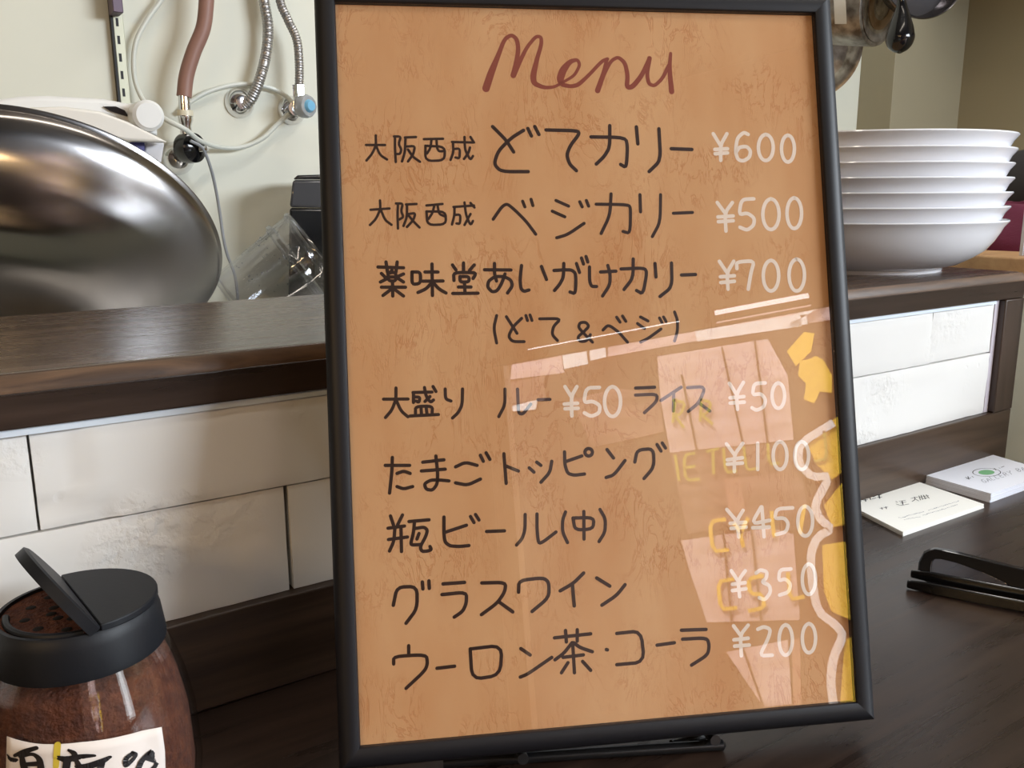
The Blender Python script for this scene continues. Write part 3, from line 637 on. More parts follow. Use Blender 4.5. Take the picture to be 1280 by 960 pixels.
def rim(s0, L_):
    o_ = rimpoly(s0, L_, False); i_ = rimpoly(s0, L_, True)
    def res(p, n=40):
        q = p+[p[0]]; ln = [math.dist(a, b) for a, b in zip(q[:-1], q[1:])]; T = sum(ln); r_ = []
        for k in range(n):
            t = T*k/n; j = 0
            while t > ln[j]: t -= ln[j]; j += 1
            f = t/ln[j]; r_.append((q[j][0]+(q[j+1][0]-q[j][0])*f, q[j][1]+(q[j+1][1]-q[j][1])*f))
        return r_
    cx = sum(p[0] for p in i_)/len(i_); cy = sum(p[1] for p in i_)/len(i_)
    def raycast(poly, th):
        best = 0; dx, dy = math.cos(th), math.sin(th)
        for a, b in zip(poly, poly[1:]+poly[:1]):
            ex, ey = b[0]-a[0], b[1]-a[1]; det = dx*(-ey)+dy*ex
            if abs(det) < 1e-9: continue
            t = ((a[0]-cx)*(-ey)+(a[1]-cy)*ex)/det; u = (dx*(a[1]-cy)-dy*(a[0]-cx))/det
            if t > 0 and -1e-6 <= u <= 1+1e-6: best = max(best, t)
        return (cx+dx*best, cy+dy*best)
    n = 48; mb = MB(); vs = []
    for k in range(n):
        th = 2*PI*k/n; a = raycast(o_, th); b = raycast(i_, th)
        vs += [gp(a[0], a[1], -2), gp(a[0], a[1], 2), gp(b[0], b[1], 2), gp(b[0], b[1], -2)]
    mb.add(vs, [(4*k+j, 4*((k+1) % n)+j, 4*((k+1) % n)+(j+1) % 4, 4*k+(j+1) % 4) for k in range(n) for j in range(4)])
    lens = [gp(*raycast(i_, 2*PI*k/n), -.6) for k in range(n)]
    return mb, MB().extr(lens, gs*1.2)
a_, b_ = rim(0, 1); obj('rim', a_, BLKG, eg, bevel=.5); obj('lens', b_, clear('lens', (.8,.82,.88,1), .22), eg, smooth=0)
a_, b_ = rim(132, -1); obj('rim', a_, BLKG, eg, bevel=.5); obj('lens', b_, clear('lens_2', (.8,.82,.88,1), .22), eg, smooth=0)
obj('bridge', MB().tube([gp(58, 13), gp(66, 15), gp(74, 13)], 2.6, 10), BLKG, eg)
def temple(off, h, s0, s1):
    P = [ga+gd*(s0+(s1-s0)*t)-gs*(off+1.5*math.sin(PI*t))+V((0,0,h+2*t)) for t in [k/10 for k in range(11)]]
    mb = MB()
    vs = []
    for i, p in enumerate(P):
        w = 3.2 if 0 < i < 10 else 2.2
        vs += [p-gs*1.3-up_*w, p+gs*1.3-up_*w, p+gs*1.3+up_*w, p-gs*1.3+up_*w]
    n = len(P); mb.add(vs, [(4*k+j, 4*(k+1)+j, 4*(k+1)+(j+1) % 4, 4*k+(j+1) % 4) for k in range(n-1) for j in range(4)]+[(0,1,2,3),tuple(4*n-4+j for j in range(4))[::-1]])
    return mb
obj('temple', temple(-.5, 7.2, -3, 122), BLKG, eg, bevel=.8)
obj('temple', temple(5.5, 3.0, -4, 120), BLKG, eg, bevel=.8)

# ------------------------------------------------------------------ spice jar
jd = 305.0; JS = .88
jp = ray(101, 798)*jd; JX, JY = jp.x, jp.y
jar = thing('spice_jar', 'glass shaker jar of red-brown spice with black flip lid and handwritten paper label', 'jar', (JX, JY, ZC))
def jr(z):   # outer radius of the glass at height above the counter
    t = [(0, 29), (3, 34), (20, 36), (40, 35.2), (56, 32.3), (66, 29), (72, 26.3), (78, 25.3)]
    for (a, ra), (b, rb) in zip(t[:-1], t[1:]):
        if a <= z <= b: return ra+(rb-ra)*(z-a)/(b-a)
    return t[-1][1]
zs = [0, 3, 8, 14, 20, 26, 33, 40, 47, 54, 60, 66, 70, 74, 78]
prof = [(0, 0)]+[(jr(z), z) for z in zs]+[(jr(z)-2, z) for z in zs[::-1][:-1]]+[(0, 3)]
obj('glass_body', MB().lathe(prof, (JX, JY, ZC), n=72), JARG, jar, smooth=60)
obj('spice', MB().lathe([(0, 3.4)]+[(jr(z)-2.6, z) for z in (3.6, 8, 14, 20, 26, 33, 40, 47, 54, 60, 64)]+[(20, 67), (10, 65), (0, 66)], (JX, JY, ZC), n=64), POWDER, jar, smooth=60, label='red-brown ground spice')
LZ = ZC+63
lidm = MB().lathe([(r*JS, h*JS) for r, h in [(29.8, 8), (31.3, 8), (31.5, 9.5), (30.2, 20), (29.2, 24), (28.4, 25), (27.0, 25), (26.5, 22.5), (0, 22.5), (0, 19), (29.5, 18)]], (JX, JY, LZ), n=72)
lid = obj('lid', lidm, BLKP, jar, smooth=40, label='black plastic shaker lid')
# hinge line across the top; right half carries the closed flap, left half the powdered shaker plate
hb = onz(84, 716, LZ+25*JS); hf = onz(131, 774, LZ+25*JS)
hd = (hf-hb); hd.z = 0; hd.normalize(); hs = V((hd.y, -hd.x, 0)); hs = hs if hs.dot(RT) < 0 else -hs     # towards the open (left) side
ctr = V((JX, JY, LZ+25*JS))
def half(sgn, r, z0, z1, off):
    mb = MB(); n = 28; vs = []; P = []
    for k in range(n+1):
        th = PI*k/n; P.append(ctr+hd*math.cos(th)*r+hs*sgn*(math.sin(th)*r+off))
    mb.extr([p+V((0,0,z0)) for p in P], (0, 0, z1-z0)); return mb
obj('closed_flap', half(-1, 25.1, -.5, 2.2, 1.0), BLKP, lid, bevel=.5)
obj('powder_dusting', half(1, 23.4, -2.4, -1.1, 0), POWDER, lid, label='spice dusted over the shaker plate')
holes = MB()
for (a, r) in [(a, r) for r in (8, 16) for a in (25, 60, 95, 130, 160)]:
    q = ctr+hd*math.cos(math.radians(a))*r+hs*math.sin(math.radians(a))*r+V((0,0,-1.05))
    holes.lathe([(0, 0), (1.7, 0), (1.5, .12), (0, .12)], q, n=12)
obj('shaker_hole', holes, mat('hole_dark', (.004,.003,.003,1), .9), lid, kind='stuff')
lip_ = MB(); lip_.tube([ctr+hd*math.cos(PI*k/20)*21.5+hs*math.sin(PI*k/20)*21.5+V((0,0,-.6)) for k in range(1, 13)], 1.2, 8)
obj('lip', lip_, BLKP, lid)
# raised flap: a half disc turned up about the hinge, with a curled rim
fo = math.radians(58)
fu = hs*math.cos(fo)+V((0,0,1))*math.sin(fo); fn = fu.cross(hd).normalized()
fn = fn if fn.z > 0 else -fn     # upper side of the open flap
n = 28; P = [ctr+hd*math.cos(PI*k/n)*24.6+fu*math.sin(PI*k/n)*24.6+V((0,0,.8)) for k in range(n+1)]
obj('open_flap', MB().extr(P, fn*1.2), BLKP, lid, bevel=.5)
rm = MB(); vs = []
for k in range(n+1):
    th = PI*k/n; c0 = ctr+V((0,0,.8)); dr = hd*math.cos(th)+fu*math.sin(th)
    vs += [c0+dr*24.6+fn*1.2, c0+dr*25.8+fn*.6, c0+dr*25.6-fn*2.8, c0+dr*24.4-fn*2.8]
rm.add(vs, [(4*k+j, 4*(k+1)+j, 4*(k+1)+(j+1) % 4, 4*k+(j+1) % 4) for k in range(n) for j in range(4)]+[(0,1,2,3),tuple(4*n+j for j in range(4))[::-1]])
obj('flap_rim', rm, BLKP, lid, smooth=50)
Q = [ctr+hd*math.cos(PI*k/n)*23+fu*(math.sin(PI*k/n)*23)+V((0,0,.8))-fn*.4 for k in range(n+1)]
obj('powder_dusting', MB().extr(Q, fn*.3), POWDER, lid, label='spice stuck to the underside of the open flap')
# paper label: a patch hugging the glass
def onjar(x, y, extra=.4):
    d = ray(x, y); lo, hi = 150.0, 320.0
    for k in range(900):
        t = lo+(hi-lo)*k/900; p = d*t; r = math.hypot(p.x-JX, p.y-JY); z = p.z-ZC
        if 0 <= z <= 72 and r <= jr(z)+extra: return p
    return None
def jn(p): return V((p.x-JX, p.y-JY, 0)).normalized()
lb = MB(); nx, ny = 26, 14; a0 = None
pl = onjar(8, 940); pr = onjar(203, 935); al = math.atan2(pl.y-JY, pl.x-JX); ar = math.atan2(pr.y-JY, pr.x-JX)
if ar < al: ar += 2*PI
zl_ = [onjar(x, y).z-ZC for x, y in ((10, 921), (50, 930), (100, 928), (150, 921), (186, 913))]
vs = []
for j in range(ny+1):
    for i in range(nx+1):
        t = i/nx; a = al+(ar-al)*t; k = min(3, int(t*4)); ztop = zl_[k]+(zl_[k+1]-zl_[k])*(t*4-k)
        z = 6+(ztop-6)*j/ny; r = jr(z)+.35+(2.2*max(0, t-.9)/.1 if j > ny*.6 else 0)*max(0, (j/ny-.6)/.4)
        vs.append((JX+math.cos(a)*r, JY+math.sin(a)*r, ZC+z))
lb.add(vs, [(j*(nx+1)+i, j*(nx+1)+i+1, (j+1)*(nx+1)+i+1, (j+1)*(nx+1)+i) for j in range(ny) for i in range(nx)])
lo_ = obj('paper_label', lb, mat('label_paper', srgb(225,215,208), .7), jar, smooth=60, label='white paper label with brush writing')
sm = lo_.modifiers.new('thick', 'SOLIDIFY'); sm.thickness = .0002
K6 = (0, 890, 5.818)
def jstroke(name, strokes, mt, root):
    mb = MB()
    for i, s in enumerate(strokes):
        s2 = smooth_line([(p[0], p[1], p[2]*1.15) for p in s], 1)
        ok = [p for p in s2 if onjar(p[0], p[1], .5)]
        if len(ok) > 1: ribbon(mb, ok, 5, lambda x, y: onjar(x, y, .5), jn, .1+.01*i)
    return obj(name, mb, mt, root, smooth=0, recalc=False)
jstroke('brush_writing', S(K6, [
  [(55,310,2),(75,345,6),(120,350,5)],[(110,315,4),(180,285,6),(265,260,5)],[(150,320,5),(240,300,4),(290,340,7),(300,420,8)],[(160,320,6),(170,380,9),(200,470,9)],[(180,380,5),(270,375,6)],[(200,420,6),(270,430,6)],[(150,470,6),(290,470,7)],
  [(500,275,3),(545,300,6),(540,340,6)],[(425,330,5),(480,345,8),(600,320,6),(690,315,3)],[(490,350,8),(480,420,8),(470,480,7)],[(560,400,6),(640,395,8),(740,360,8),(800,325,4)],[(740,370,7),(720,440,8),(700,500,7)],[(560,360,5),(590,420,7),(600,480,7)],
  [(960,300,5),(910,340,6),(915,390,6),(960,350,5),(990,310,5),(960,295,4)],[(1090,290,6),(1030,350,7),(1000,420,7),(1010,480,6)],[(1090,295,6),(1150,330,7),(1130,390,6),(1080,440,6)],[(1060,330,5),(1130,350,6)]]), INK, jar)
yt = MB(); ribbon(yt, [(72,931,8),(71,945,8),(70,958,7)], 8, lambda x, y: onjar(x, y, .5), jn, .05)
obj('yellow_tape', yt, mat('yellow_tape', srgb(205,180,60), .5), jar, smooth=0, recalc=False, label='narrow yellow tape mark')

# second jar, at the left edge
j2 = ray(-46, 850)*312
jar2 = thing('glass_jar', 'clear glass jar with pale contents, cut off at the left edge beside the spice jar', 'jar', (j2.x, j2.y, ZC))
obj('glass_body', MB().lathe([(0, 0), (22, 0), (24.5, 3), (24.5, 40), (22, 49), (18, 54), (16.5, 54), (20, 48), (22.6, 40), (22.6, 4), (0, 3)], (j2.x, j2.y, ZC), n=48), JARG, jar2, smooth=50)
obj('contents', MB().lathe([(0, 3.2), (22, 3.4), (22, 34), (0, 35)], (j2.x, j2.y, ZC), n=40), mat('pale_powder', srgb(200,195,185), .9), jar2)
obj('lid', MB().lathe([(0, 49.6), (22.8, 49.6), (23.4, 51), (23.4, 60), (22, 61), (0, 61)], (j2.x, j2.y, ZC), n=48), BLKP, jar2)

# ------------------------------------------------------------------ kitchen side
# big steel bowl, tipped back so that its outside faces the ledge
bb = obj('mixing_bowl', bowlm, STEEL, at=(0,0,0), smooth=50, label='large brushed steel bowl tipped on its side behind the ledge at the left', cat='bowl')
bb.location = (C0+V((0,0,ZO)))/1000; bb.rotation_euler = AXQ.to_euler()

# white plastic gadget behind the bowl
YG = 985.0
def G_(x, y, Y=YG): return ony(x, y, Y)
gg = thing('kitchen_gadget', 'white plastic handled utensil with round pivot, poking out above the steel bowl', 'utensil', tuple(V((G_(120, 150).x, YG, ZK))))
def plate(pts, Y, d, name, mt, bev=2.5, parent=None, label=None):
    return obj(name, MB().extr([ony(x, y, Y) for x, y in pts], (0, d, 0)), mt, parent, bevel=bev, seg=3, label=label)
plate([(-40,132),(-5,124),(25,120),(60,119),(95,121),(130,123),(160,129),(172,128),(178,140),(174,152),(164,157),(150,150),(110,143),(60,140),(-40,150)], YG, 34, 'handle', WHITEP, 5, gg)
plate([(-40,148),(0,142),(40,134),(80,133),(125,139),(160,152),(190,167),(211,178),(158,176),(110,165),(40,152)], YG-28, 24, 'tray', mat('cream_white_plastic', srgb(222,218,210), .25), 3, gg, 'cream white pointed tray')
plate([(129,133),(145,133),(156,138),(161,146),(150,143),(138,139)], YG-3, 4, 'slot', BLKG, 0, gg, 'dark slot in the handle')
pk = G_(181, 146, YG-8)
obj('pivot', MB().lathe([(0, -20), (12, -20), (15, -17), (15.5, 0), (15, 14), (0, 16)], pk, (0, 1, 0), 32), WHITEP, gg)
plate([(176,134),(184,133),(196,146),(197,170),(186,166),(176,150)], YG-2, 20, 'arm', WHITEP, 2, gg)
plate([(158,174),(181,177),(181,192),(170,186)], YG-8, 20, 'blue_part', BLUEP, 1, gg, 'dark blue piece under the tray')
b0 = G_(182, 177); b1 = G_(206, 178); b2 = G_(200, 215); zlow = ZK+.5
obj('stand', MB().extr([b0, b1, b2, V((b2.x-6, YG, zlow)), V((b0.x-40, YG, zlow)), V((b0.x-12, YG, b0.z-60))], (0, 26, 0)), GREYP, gg, bevel=2)

# clear tumbler lying tilted
YT = 930.0
ta = ony(300, 391, YT+8); tb = ony(397, 322, YT-14)
tax = (tb-ta).normalized(); tl_ = (tb-ta).length
tum = thing('clear_container', 'clear plastic container with water drops, lying tilted between bowl and menu', 'container', tuple(V((ta.x, ta.y, ZK))))
r0, r1 = 46.0, 54.0
obj('shell', MB().lathe([(0, 0), (r0-3, 0), (r0, 3), (r1-2, tl_-26), (r1+1.5, tl_-25), (r1+1.5, tl_-21), (r1-.5, tl_-19), (r1, tl_-3), (r1+2, tl_), (r1-1, tl_+1), (r1-2.5, tl_-3), (r1-3, tl_-20), (r1-4, tl_-26), (r0-2, 4), (0, 3)], ta, tax, 64), CLEARP, tum, smooth=50)
LIPM = clear('thick_clear_plastic', (.88,.89,.92,1), .18, .12, .7)
obj('mouth_rim', MB().lathe([(r1-3, tl_-4), (r1+1, tl_-4), (r1+3, tl_-1), (r1+2, tl_+2.5), (r1-1.5, tl_+3), (r1-3.5, tl_)], ta, tax, 64), LIPM, tum, smooth=60)
obj('shoulder_ring', MB().lathe([(r1-1, tl_-27), (r1+2.6, tl_-26), (r1+2.6, tl_-21), (r1-1, tl_-19)], ta, tax, 64), LIPM, tum, smooth=60)
drops = MB()
sid = tax.cross(V((0,0,1))).normalized(); upv = sid.cross(tax)
for k in range(90):
    a = random.uniform(0, 2*PI); h = random.uniform(.25, .95)*tl_; rr = r0+(r1-r0)*h/tl_-.4
    q = ta+tax*h+(sid*math.cos(a)+upv*math.sin(a))*rr; drops.ball(q, random.uniform(.6, 1.5), n=8, k=5)
obj('water_drop', drops, clear('water', (.8,.82,.85,1), .12), tum, kind='stuff')
# black appliance behind it
YA = 1040.0; AD = V((ray(380, 250).x, ray(380, 250).y, 0)).normalized()*70
bp_ = thing('black_appliance', 'black kitchen appliance with a grey glossy band, left of the menu frame', 'appliance', tuple(V((ony(420, 280, YA).x, YA, ZK))))
x0b = ony(357, 285, YA).x
def blk(pts, name, mt, bev=3): 
    return obj(name, MB().extr([ony(x, y, YA) for x, y in pts], AD), mt, bp_, bevel=bev)
blk([(366,224),(372,219),(470,216),(478,224)], 'top_cap', BLKG)
blk([(362,259),(366,225),(478,225),(480,262)], 'band', mat('dark_grey_gloss', (.05,.05,.055,1), .1))
pz = [ony(362, 260, YA), ony(480, 263, YA)]
obj('body', MB().extr([pz[0], pz[1], V((pz[1].x+8, YA, ZK+.5)), V((pz[0].x-10, YA, ZK+.5))], AD), BLKG, bp_, bevel=3)

# ---- things on the back wall
def W(x, y, off=0): return ony(x, y, YB-off)
rl = thing('shelf_rail', 'slotted steel shelf rail fixed upright to the back wall above the bowl', 'shelf rail', tuple(W(147, 60)))
r_a = W(146, 60); xr0 = W(141.5, 60).x; xr1 = W(152, 60).x
rs_ = obj('rail_strip', MB().box(xr0+.8, xr1+3, YB-9, YB-.2, 60, 420), mat('rail_paint', srgb(190,190,170), .4, .3), rl, bevel=.8)
obj('rail_edge', MB().box(xr0-1.5, xr0+.6, YB-10, YB-.2, 60, 420), BLACK, rl)
for k in range(17):
    zc_ = W(147, 12+20*0, 9).z - 19.2*k + 140
    obj('slot', MB().box(xr0+3.8, xr0+6.6, YB-9.4, YB-9.02, zc_-4.5, zc_+4.5), BLACK, rs_, smooth=0)
bk = W(143, 8, 12)
obj('bracket', MB().box(bk.x-6, bk.x+5, YB-34, YB-9.5, bk.z-10, bk.z+150), mat('bracket_paint', srgb(96,82,96), .4, .3), rl, bevel=1)

def bez(pts, n=8):
    P = [V(p) for p in pts]; P = [P[0]*2-P[1]]+P+[P[-1]*2-P[-2]]; out = []
    for i in range(1, len(P)-2):
        for k in range(n):
            t = k/n; a, b, c, d = P[i-1:i+3]
            out.append(.5*((2*b)+(c-a)*t+(2*a-5*b+4*c-d)*t*t+(3*b-a-3*c+d)*t**3))
    out.append(P[-2]); return out
def corr(pts, r, pitch=3.2):
    P = bez(pts, 24); out = []; rs = []; L_ = 0; q = [P[0]]
    for a, b in zip(P[:-1], P[1:]):
        d = (b-a).length; m_ = max(1, int(d/(pitch/4)))
        for k in range(1, m_+1): q.append(a+(b-a)*k/m_)
    s = 0
    for i, p in enumerate(q):
        if i: s += (p-q[i-1]).length
        rs.append(r*(1+.07*math.sin(2*PI*s/pitch)))
    return q, rs
OF = 40
gh = thing('gas_hose', 'brown rubber hose with chrome connector running down to the black valve', 'hose', tuple(W(229, 122, OF)))
obj('hose', MB().tube(bez([W(258,-120,OF+4), W(259,-30,OF+4), W(258,2,OF+4), W(254,35,OF+4), W(242,65,OF+2), W(233,95,OF), W(230,121,OF)]), 8.6, 16), BROWN, gh)
obj('clamp', MB().tube([W(230,119,OF), W(231,139,OF)], 6.5, 20), CHROME, gh)
obj('collar', MB().tube([W(231,138,OF), W(231.5,145,OF)], 9.2, 20), CREAM, gh)
gv = thing('gas_valve', 'chrome wall valve with round black knob below the brown hose', 'valve', tuple(W(222, 200)))
fc = W(221, 198, 0)
obj('flange', MB().lathe([(0, 22), (7, 20), (14, 12), (19.5, 3), (20, 0), (0, 0)], V((fc.x, YB-.2, fc.z)), (0,-1,0), 40), CHROME, gv)
obj('valve_body', MB().tube([V((fc.x+4, YB-8, fc.z+4)), W(229,188,OF)], 11, 24), BLKG, gv)
obj('neck', MB().tube([W(231.5,145,OF), W(232,150,OF), W(232,158,OF), W(234,172,OF), W(233,182,OF)], [8.5, 8.5, 6.5, 7.5, 8], 24), CHROME, gv)
kc = W(237, 185, OF)
kg_ = obj('knob', MB().lathe([(0, -14), (10, -13), (17, -8), (18, 0), (17, 9), (10, 14), (0, 15)], kc, (.45, -.9, 0), 32), BLKG, gv)
obj('knob_stub', MB().tube([kc+V((8,-14,-2)), kc+V((16,-20,-1))], 3.2, 12), CHROME, kg_)
def flange(px, py, r, parent, name='flange'):
    c = W(px, py)
    return obj(name, MB().lathe([(0, 16), (r*.45, 15), (r*.75, 10), (r*.97, 3), (r, 0), (0, 0)], V((c.x, YB-.2, c.z)), (0,-1,0), 40), CHROME, parent)
wh = thing('steel_braided_hose', 'ribbed steel water hose curving down to the round chrome wall plate', 'hose', tuple(W(300, 128)))
flange(299, 129, 18.5, wh)
q, rs = corr([W(327,-130,24), W(328,-40,24), W(330,0,24), W(335,32,24), (W(333,65,24)), W(325,98,24), W(315,122,20), W(306,132,12)], 6.4)
obj('hose', MB().tube(q, rs, 14), HOSEM, wh)
wh2 = thing('steel_braided_hose', 'ribbed steel water hose nearest the frame, ending at the valve with a clear knob', 'hose', tuple(W(365, 138)))
q, rs = corr([W(349,-130,34), W(348,-40,34), W(350,0,34), W(360,25,34), W(371,50,34), W(374,80,34), W(374,108,34)], 5.4)
obj('hose', MB().tube(q, rs, 14), HOSEM, wh2)
wv = thing('stop_valve', 'chrome stop valve with a clear knob and blue cap, against the menu frame', 'valve', tuple(W(362, 138)))
flange(364, 138, 18.5, wv)
cv = W(364, 138)
obj('nut', MB().lathe([(0, 0), (8, 0), (8, 14), (0, 14)], W(374,121,34), (0,0,1), 6), CHROME, wv, smooth=0)
obj('valve_body', MB().tube([V((cv.x, YB-10, cv.z)), W(370,135,34)], 9, 20).tube([W(374,122,34), W(374,136,34)], 7.5, 18), CHROME, wv)
kc = W(381, 133, 44)
kb_ = obj('knob', MB().lathe([(0, -8), (10, -8), (14, -5), (14.5, 4), (12.5, 8), (0, 9)], kc, (.35, -.93, 0), 12), mat('frosted_clear_plastic', srgb(205,208,210), .2, Transmission_Weight=.5), wv)
obj('blue_cap', MB().lathe([(0, 13), (6, 12.5), (7.5, 10), (8.5, 7), (0, 7)], kc, (.35, -.93, 0), 24), mat('blue_cap', srgb(120,180,215), .3), kb_, label='pale blue cap of the knob')
t1 = MB().tube(bez([W(230,-60,14), W(205,-6,14), W(186,22,14), (W(171,50,14)), W(167,80,14), W(171,108,14), W(184,132,26), W(205,148,60), W(232,162,66), W(250,176,52), W(275,184,20), W(302,184,14), W(328,173,14), W(348,154,14), W(362,142,22)]), 2.9, 10)
obj('white_tube', t1, TUBEW, label='thin white tube looping from the top, behind the gadget, to the right valve', cat='tube', at=tuple(W(275,184,20)))
t2 = MB().tube(bez([W(222,142,6), W(240,126,8), W(265,113,8), W(300,105,8), W(335,109,8), W(356,119,8), W(366,128,20)]), 2.9, 10)
obj('white_tube', t2, TUBEW, label='thin white tube arching over the round chrome wall plate', cat='tube', at=tuple(W(300,105,8)))
kx = W(254, 186, OF+18)
t3 = MB().tube(bez([W(238,176,62), W(250,182,60), W(256,190,58), W(264,212,50), W(270,238,40), W(275,268,30), W(279,296,26), W(284,318,24), W(295,352,24), W(300,420,24)]), 1.9, 8)
obj('grey_cable', t3, mat('grey_rubber', srgb(150,152,156), .45), label='thin grey cable hanging down from the black valve knob', cat='cable', at=tuple(kx))

# ---- pans hanging top right
YP = 905.0
def pan_at(x, y): return ony(x, y, YP)
pt = thing('hanging_saucepan', 'worn steel saucepan hanging sideways with its stained base showing, top right', 'saucepan', tuple(pan_at(1090, 5)))
pc = pan_at(1103, 3); s_ = fdepth(pc)/FP
vdp = ray(1103, 3).normalized(); axp = ((RT-vdp*RT.dot(vdp)).normalized()*.88-vdp*.47).normalized()
Rr = 52*s_
obj('pan_body', MB().lathe([(0, 0), (Rr-4, 0), (Rr-1, 1.5), (Rr, 4), (Rr, 95), (Rr+2, 98), (Rr-1, 98), (Rr-2, 6), (0, 3)], pc, -axp, 64), STEELF, pt)
obj('base_ring', MB().lathe([(Rr*.62, .1), (Rr*.62, 1.0), (Rr*.52, 1.8), (Rr*.40, 1.0), (Rr*.40, .1)], pc, axp, 48), PANRING, pt)
obj('base_ring', MB().lathe([(Rr*.9, .1), (Rr*.9, 1.6), (Rr*.82, 2.0), (Rr*.76, .8), (Rr*.7, .1)], pc, axp, 48), STEELF, pt)
obj('base_ring', MB().lathe([(Rr*.3, .1), (Rr*.26, 1.6), (Rr*.16, 1.8), (0, 1.0)], pc, axp, 40), STEELF, pt)
tpts = [(1041,-20),(1056,-20),(1059,28),(1045,30)]
tp = MB()
def oncyl(x, y):
    d = ray(x, y); a = d-axp*d.dot(axp); b = -(pc-axp*pc.dot(axp)); A_ = a.dot(a); B_ = 2*a.dot(b); C_ = b.dot(b)-(Rr+.5)**2
    D_ = B_*B_-4*A_*C_
    return d*((-B_-math.sqrt(D_))/(2*A_)) if D_ > 0 else None
g_ = [[oncyl(1041+(2.5*i/8)+15*j, -24+54*i/8) for j in range(2)] for i in range(9)]
g_ = [r for r in g_ if r[0] and r[1]]
tp.add([p for r in g_ for p in r], [(2*i, 2*i+1, 2*i+3, 2*i+2) for i in range(len(g_)-1)])
obj('paper_tape', tp, mat('paper_tape', srgb(205,202,196), .6), pt, label='strip of pale tape round the pan', smooth=60)
hp = thing('hanging_pan', 'black handled pan with a steel rim, rightmost of the hanging pans', 'pan', tuple(pan_at(1145, 0)))
YH = 850.0
pc2 = ony(1137, -28, YH+20); ax2 = ((RT-vdp*RT.dot(vdp)).normalized()*.45-vdp*.80-DN*.25).normalized(); R2 = 54*s_
obj('pan_body', MB().lathe([(0, 0), (R2*.8, 0), (R2*.9, 8), (R2, 34), (R2+3, 36), (R2+2, 39), (R2-1, 36), (R2*.88, 10), (0, 3)], pc2, ax2, 56), mat('dark_steel', (.16,.15,.16,1), .2, .95), hp)
hk = smooth_line([(1126,-14,4), (1127,4,5), (1127,18,9), (1126,34,14), (1125,48,16.5), (1125,58,13.5), (1125,64,8), (1125,67,1)], 2)
obj('handle', MB().tube([ony(x, y, YH-28) for x, y, r in hk], [r*s_ for x, y, r in hk], 20), BLKG, hp, label='black drop-shaped handle')
fpn = thing('frying_pan', 'dark steel frying pan hanging behind the saucepan, partly hidden by the menu frame', 'frying pan', tuple(ony(1010, 60, 1060)))
pc3 = ony(1011, 60, 1085); s3 = fdepth(pc3)/FP
obj('pan_body', MB().lathe([(0, 0), (48*s3, 0), (61*s3, 14), (63*s3, 16), (57*s3, 15), (46*s3, 3), (0, 3)], pc3, tuple(-ray(1011, 60).normalized()), 64), STEELF, fpn)
obj('handle', MB().tube([pc3+V((0,4,58*s3)), pc3+V((0,0,58*s3+150))], 7, 12, flat=.5), STEELF, fpn)
# hanging bar above the frame that carries the pans
obj('pan_rack', MB().tube([ony(960, -120, 1000), ony(1230, -120, 930)], 6, 14).tube([ony(1100,-118,960), ony(1100,-118,960)+V((0,0,900))], 5, 10), CHROME, label='steel bar the pans hang from, just above the picture', cat='rack', at=tuple(ony(1100, -120, 960)))

# ---- things on the side counter behind the bowls
zc2 = -60.0
cl = MB(); c_ = V((1005, 500, zc2))
nu, nv = 28, 12; vs = []
for j in range(nv+1):
    for i in range(nu):
        th = 2*PI*i/nu; ph = j/nv*PI/2
        r = 1+.18*noise.noise(V((math.cos(th)*2, math.sin(th)*2, j*.3)))
        vs.append(c_+V((76*math.cos(th)*math.cos(ph)*r, 150*math.sin(th)*math.cos(ph)*r, 48*math.sin(ph)*r)))
cl.add(vs, [(j*nu+i, j*nu+(i+1) % nu, (j+1)*nu+(i+1) % nu, (j+1)*nu+i) for j in range(nv) for i in range(nu)]+[tuple(range(nu))[::-1]])
obj('folded_cloth', cl, MAROON, label='maroon cloth bundle on the tan side counter behind the bowls', cat='cloth', at=tuple(c_), smooth=60)
ab = thing('clear_box', 'clear plastic box in front of the maroon cloth at the right edge', 'box', (900, 420, zc2))
bx0, by0, by1 = 872, 330, 436
for nm, b in (('side_panel', (872, 874, 330, 436)), ('side_panel', (874, 912, 434, 436)), ('side_panel', (910, 912, 332, 434)), ('side_panel', (874, 912, 330, 332))):
    obj(nm, MB().box(b[0], b[1], b[2], b[3], zc2+.3, zc2+62), CLEARP, ab, smooth=0)
obj('edge_line', MB().box(871.2, 873.2, 434, 437, zc2+.3, zc2+63).box(871, 873, 330, 436, zc2+62, zc2+63.5).box(871, 873, 330, 436, zc2+36, zc2+37), GREYP, ab, label='pale moulded edges')
obj('dark_bag', MB().ball((1155, 560, zc2+56), 60, 120, 56, 24, 14), mat('dark_cloth', (.02,.017,.018,1), .8), label='dark bag on the side counter behind the maroon cloth', cat='bag', at=(1155,560,zc2), smooth=60)

# ------------------------------------------------------------------ outside the shopfront (fence made up to give the menu glass its reflections)
YO = -3400.0
GN = -FN
def mir(x, y, Y=YO):
    P = onpl(x, y, F0+GN*.1, FN); d = ray(x, y).normalized(); r = d-GN*(2*d.dot(GN)); return P+r*((Y-P.y)/r.y)
def mm(name, col, rough=.8): return mat(name, col, rough)
PLK = mat('pale_pink_board', srgb(225,200,200), .8, var=(2.2, srgb(190,165,162), (1, 1, 9))); DARKB = mm('dark_fence', srgb(58,42,34)); YEL = mm('yellow_paint', srgb(250,205,60)); WHT = mm('white_paint', (.85,.85,.86,1))
OLV = mm('olive_paint', srgb(185,180,70)); MID = mat('mid_board', srgb(150,118,108), .8, var=(2.2, srgb(84,64,56), (1, 1, 8))); WARM = mm('warm_board', srgb(170,130,115))
fn_ = thing('reflection_fence', 'made-up boarded fence with painted shapes, added for its mirror image in the menu glass', 'fence', (0, YO, FL))
a_ = mir(1075, 350); b_ = mir(600, 950)
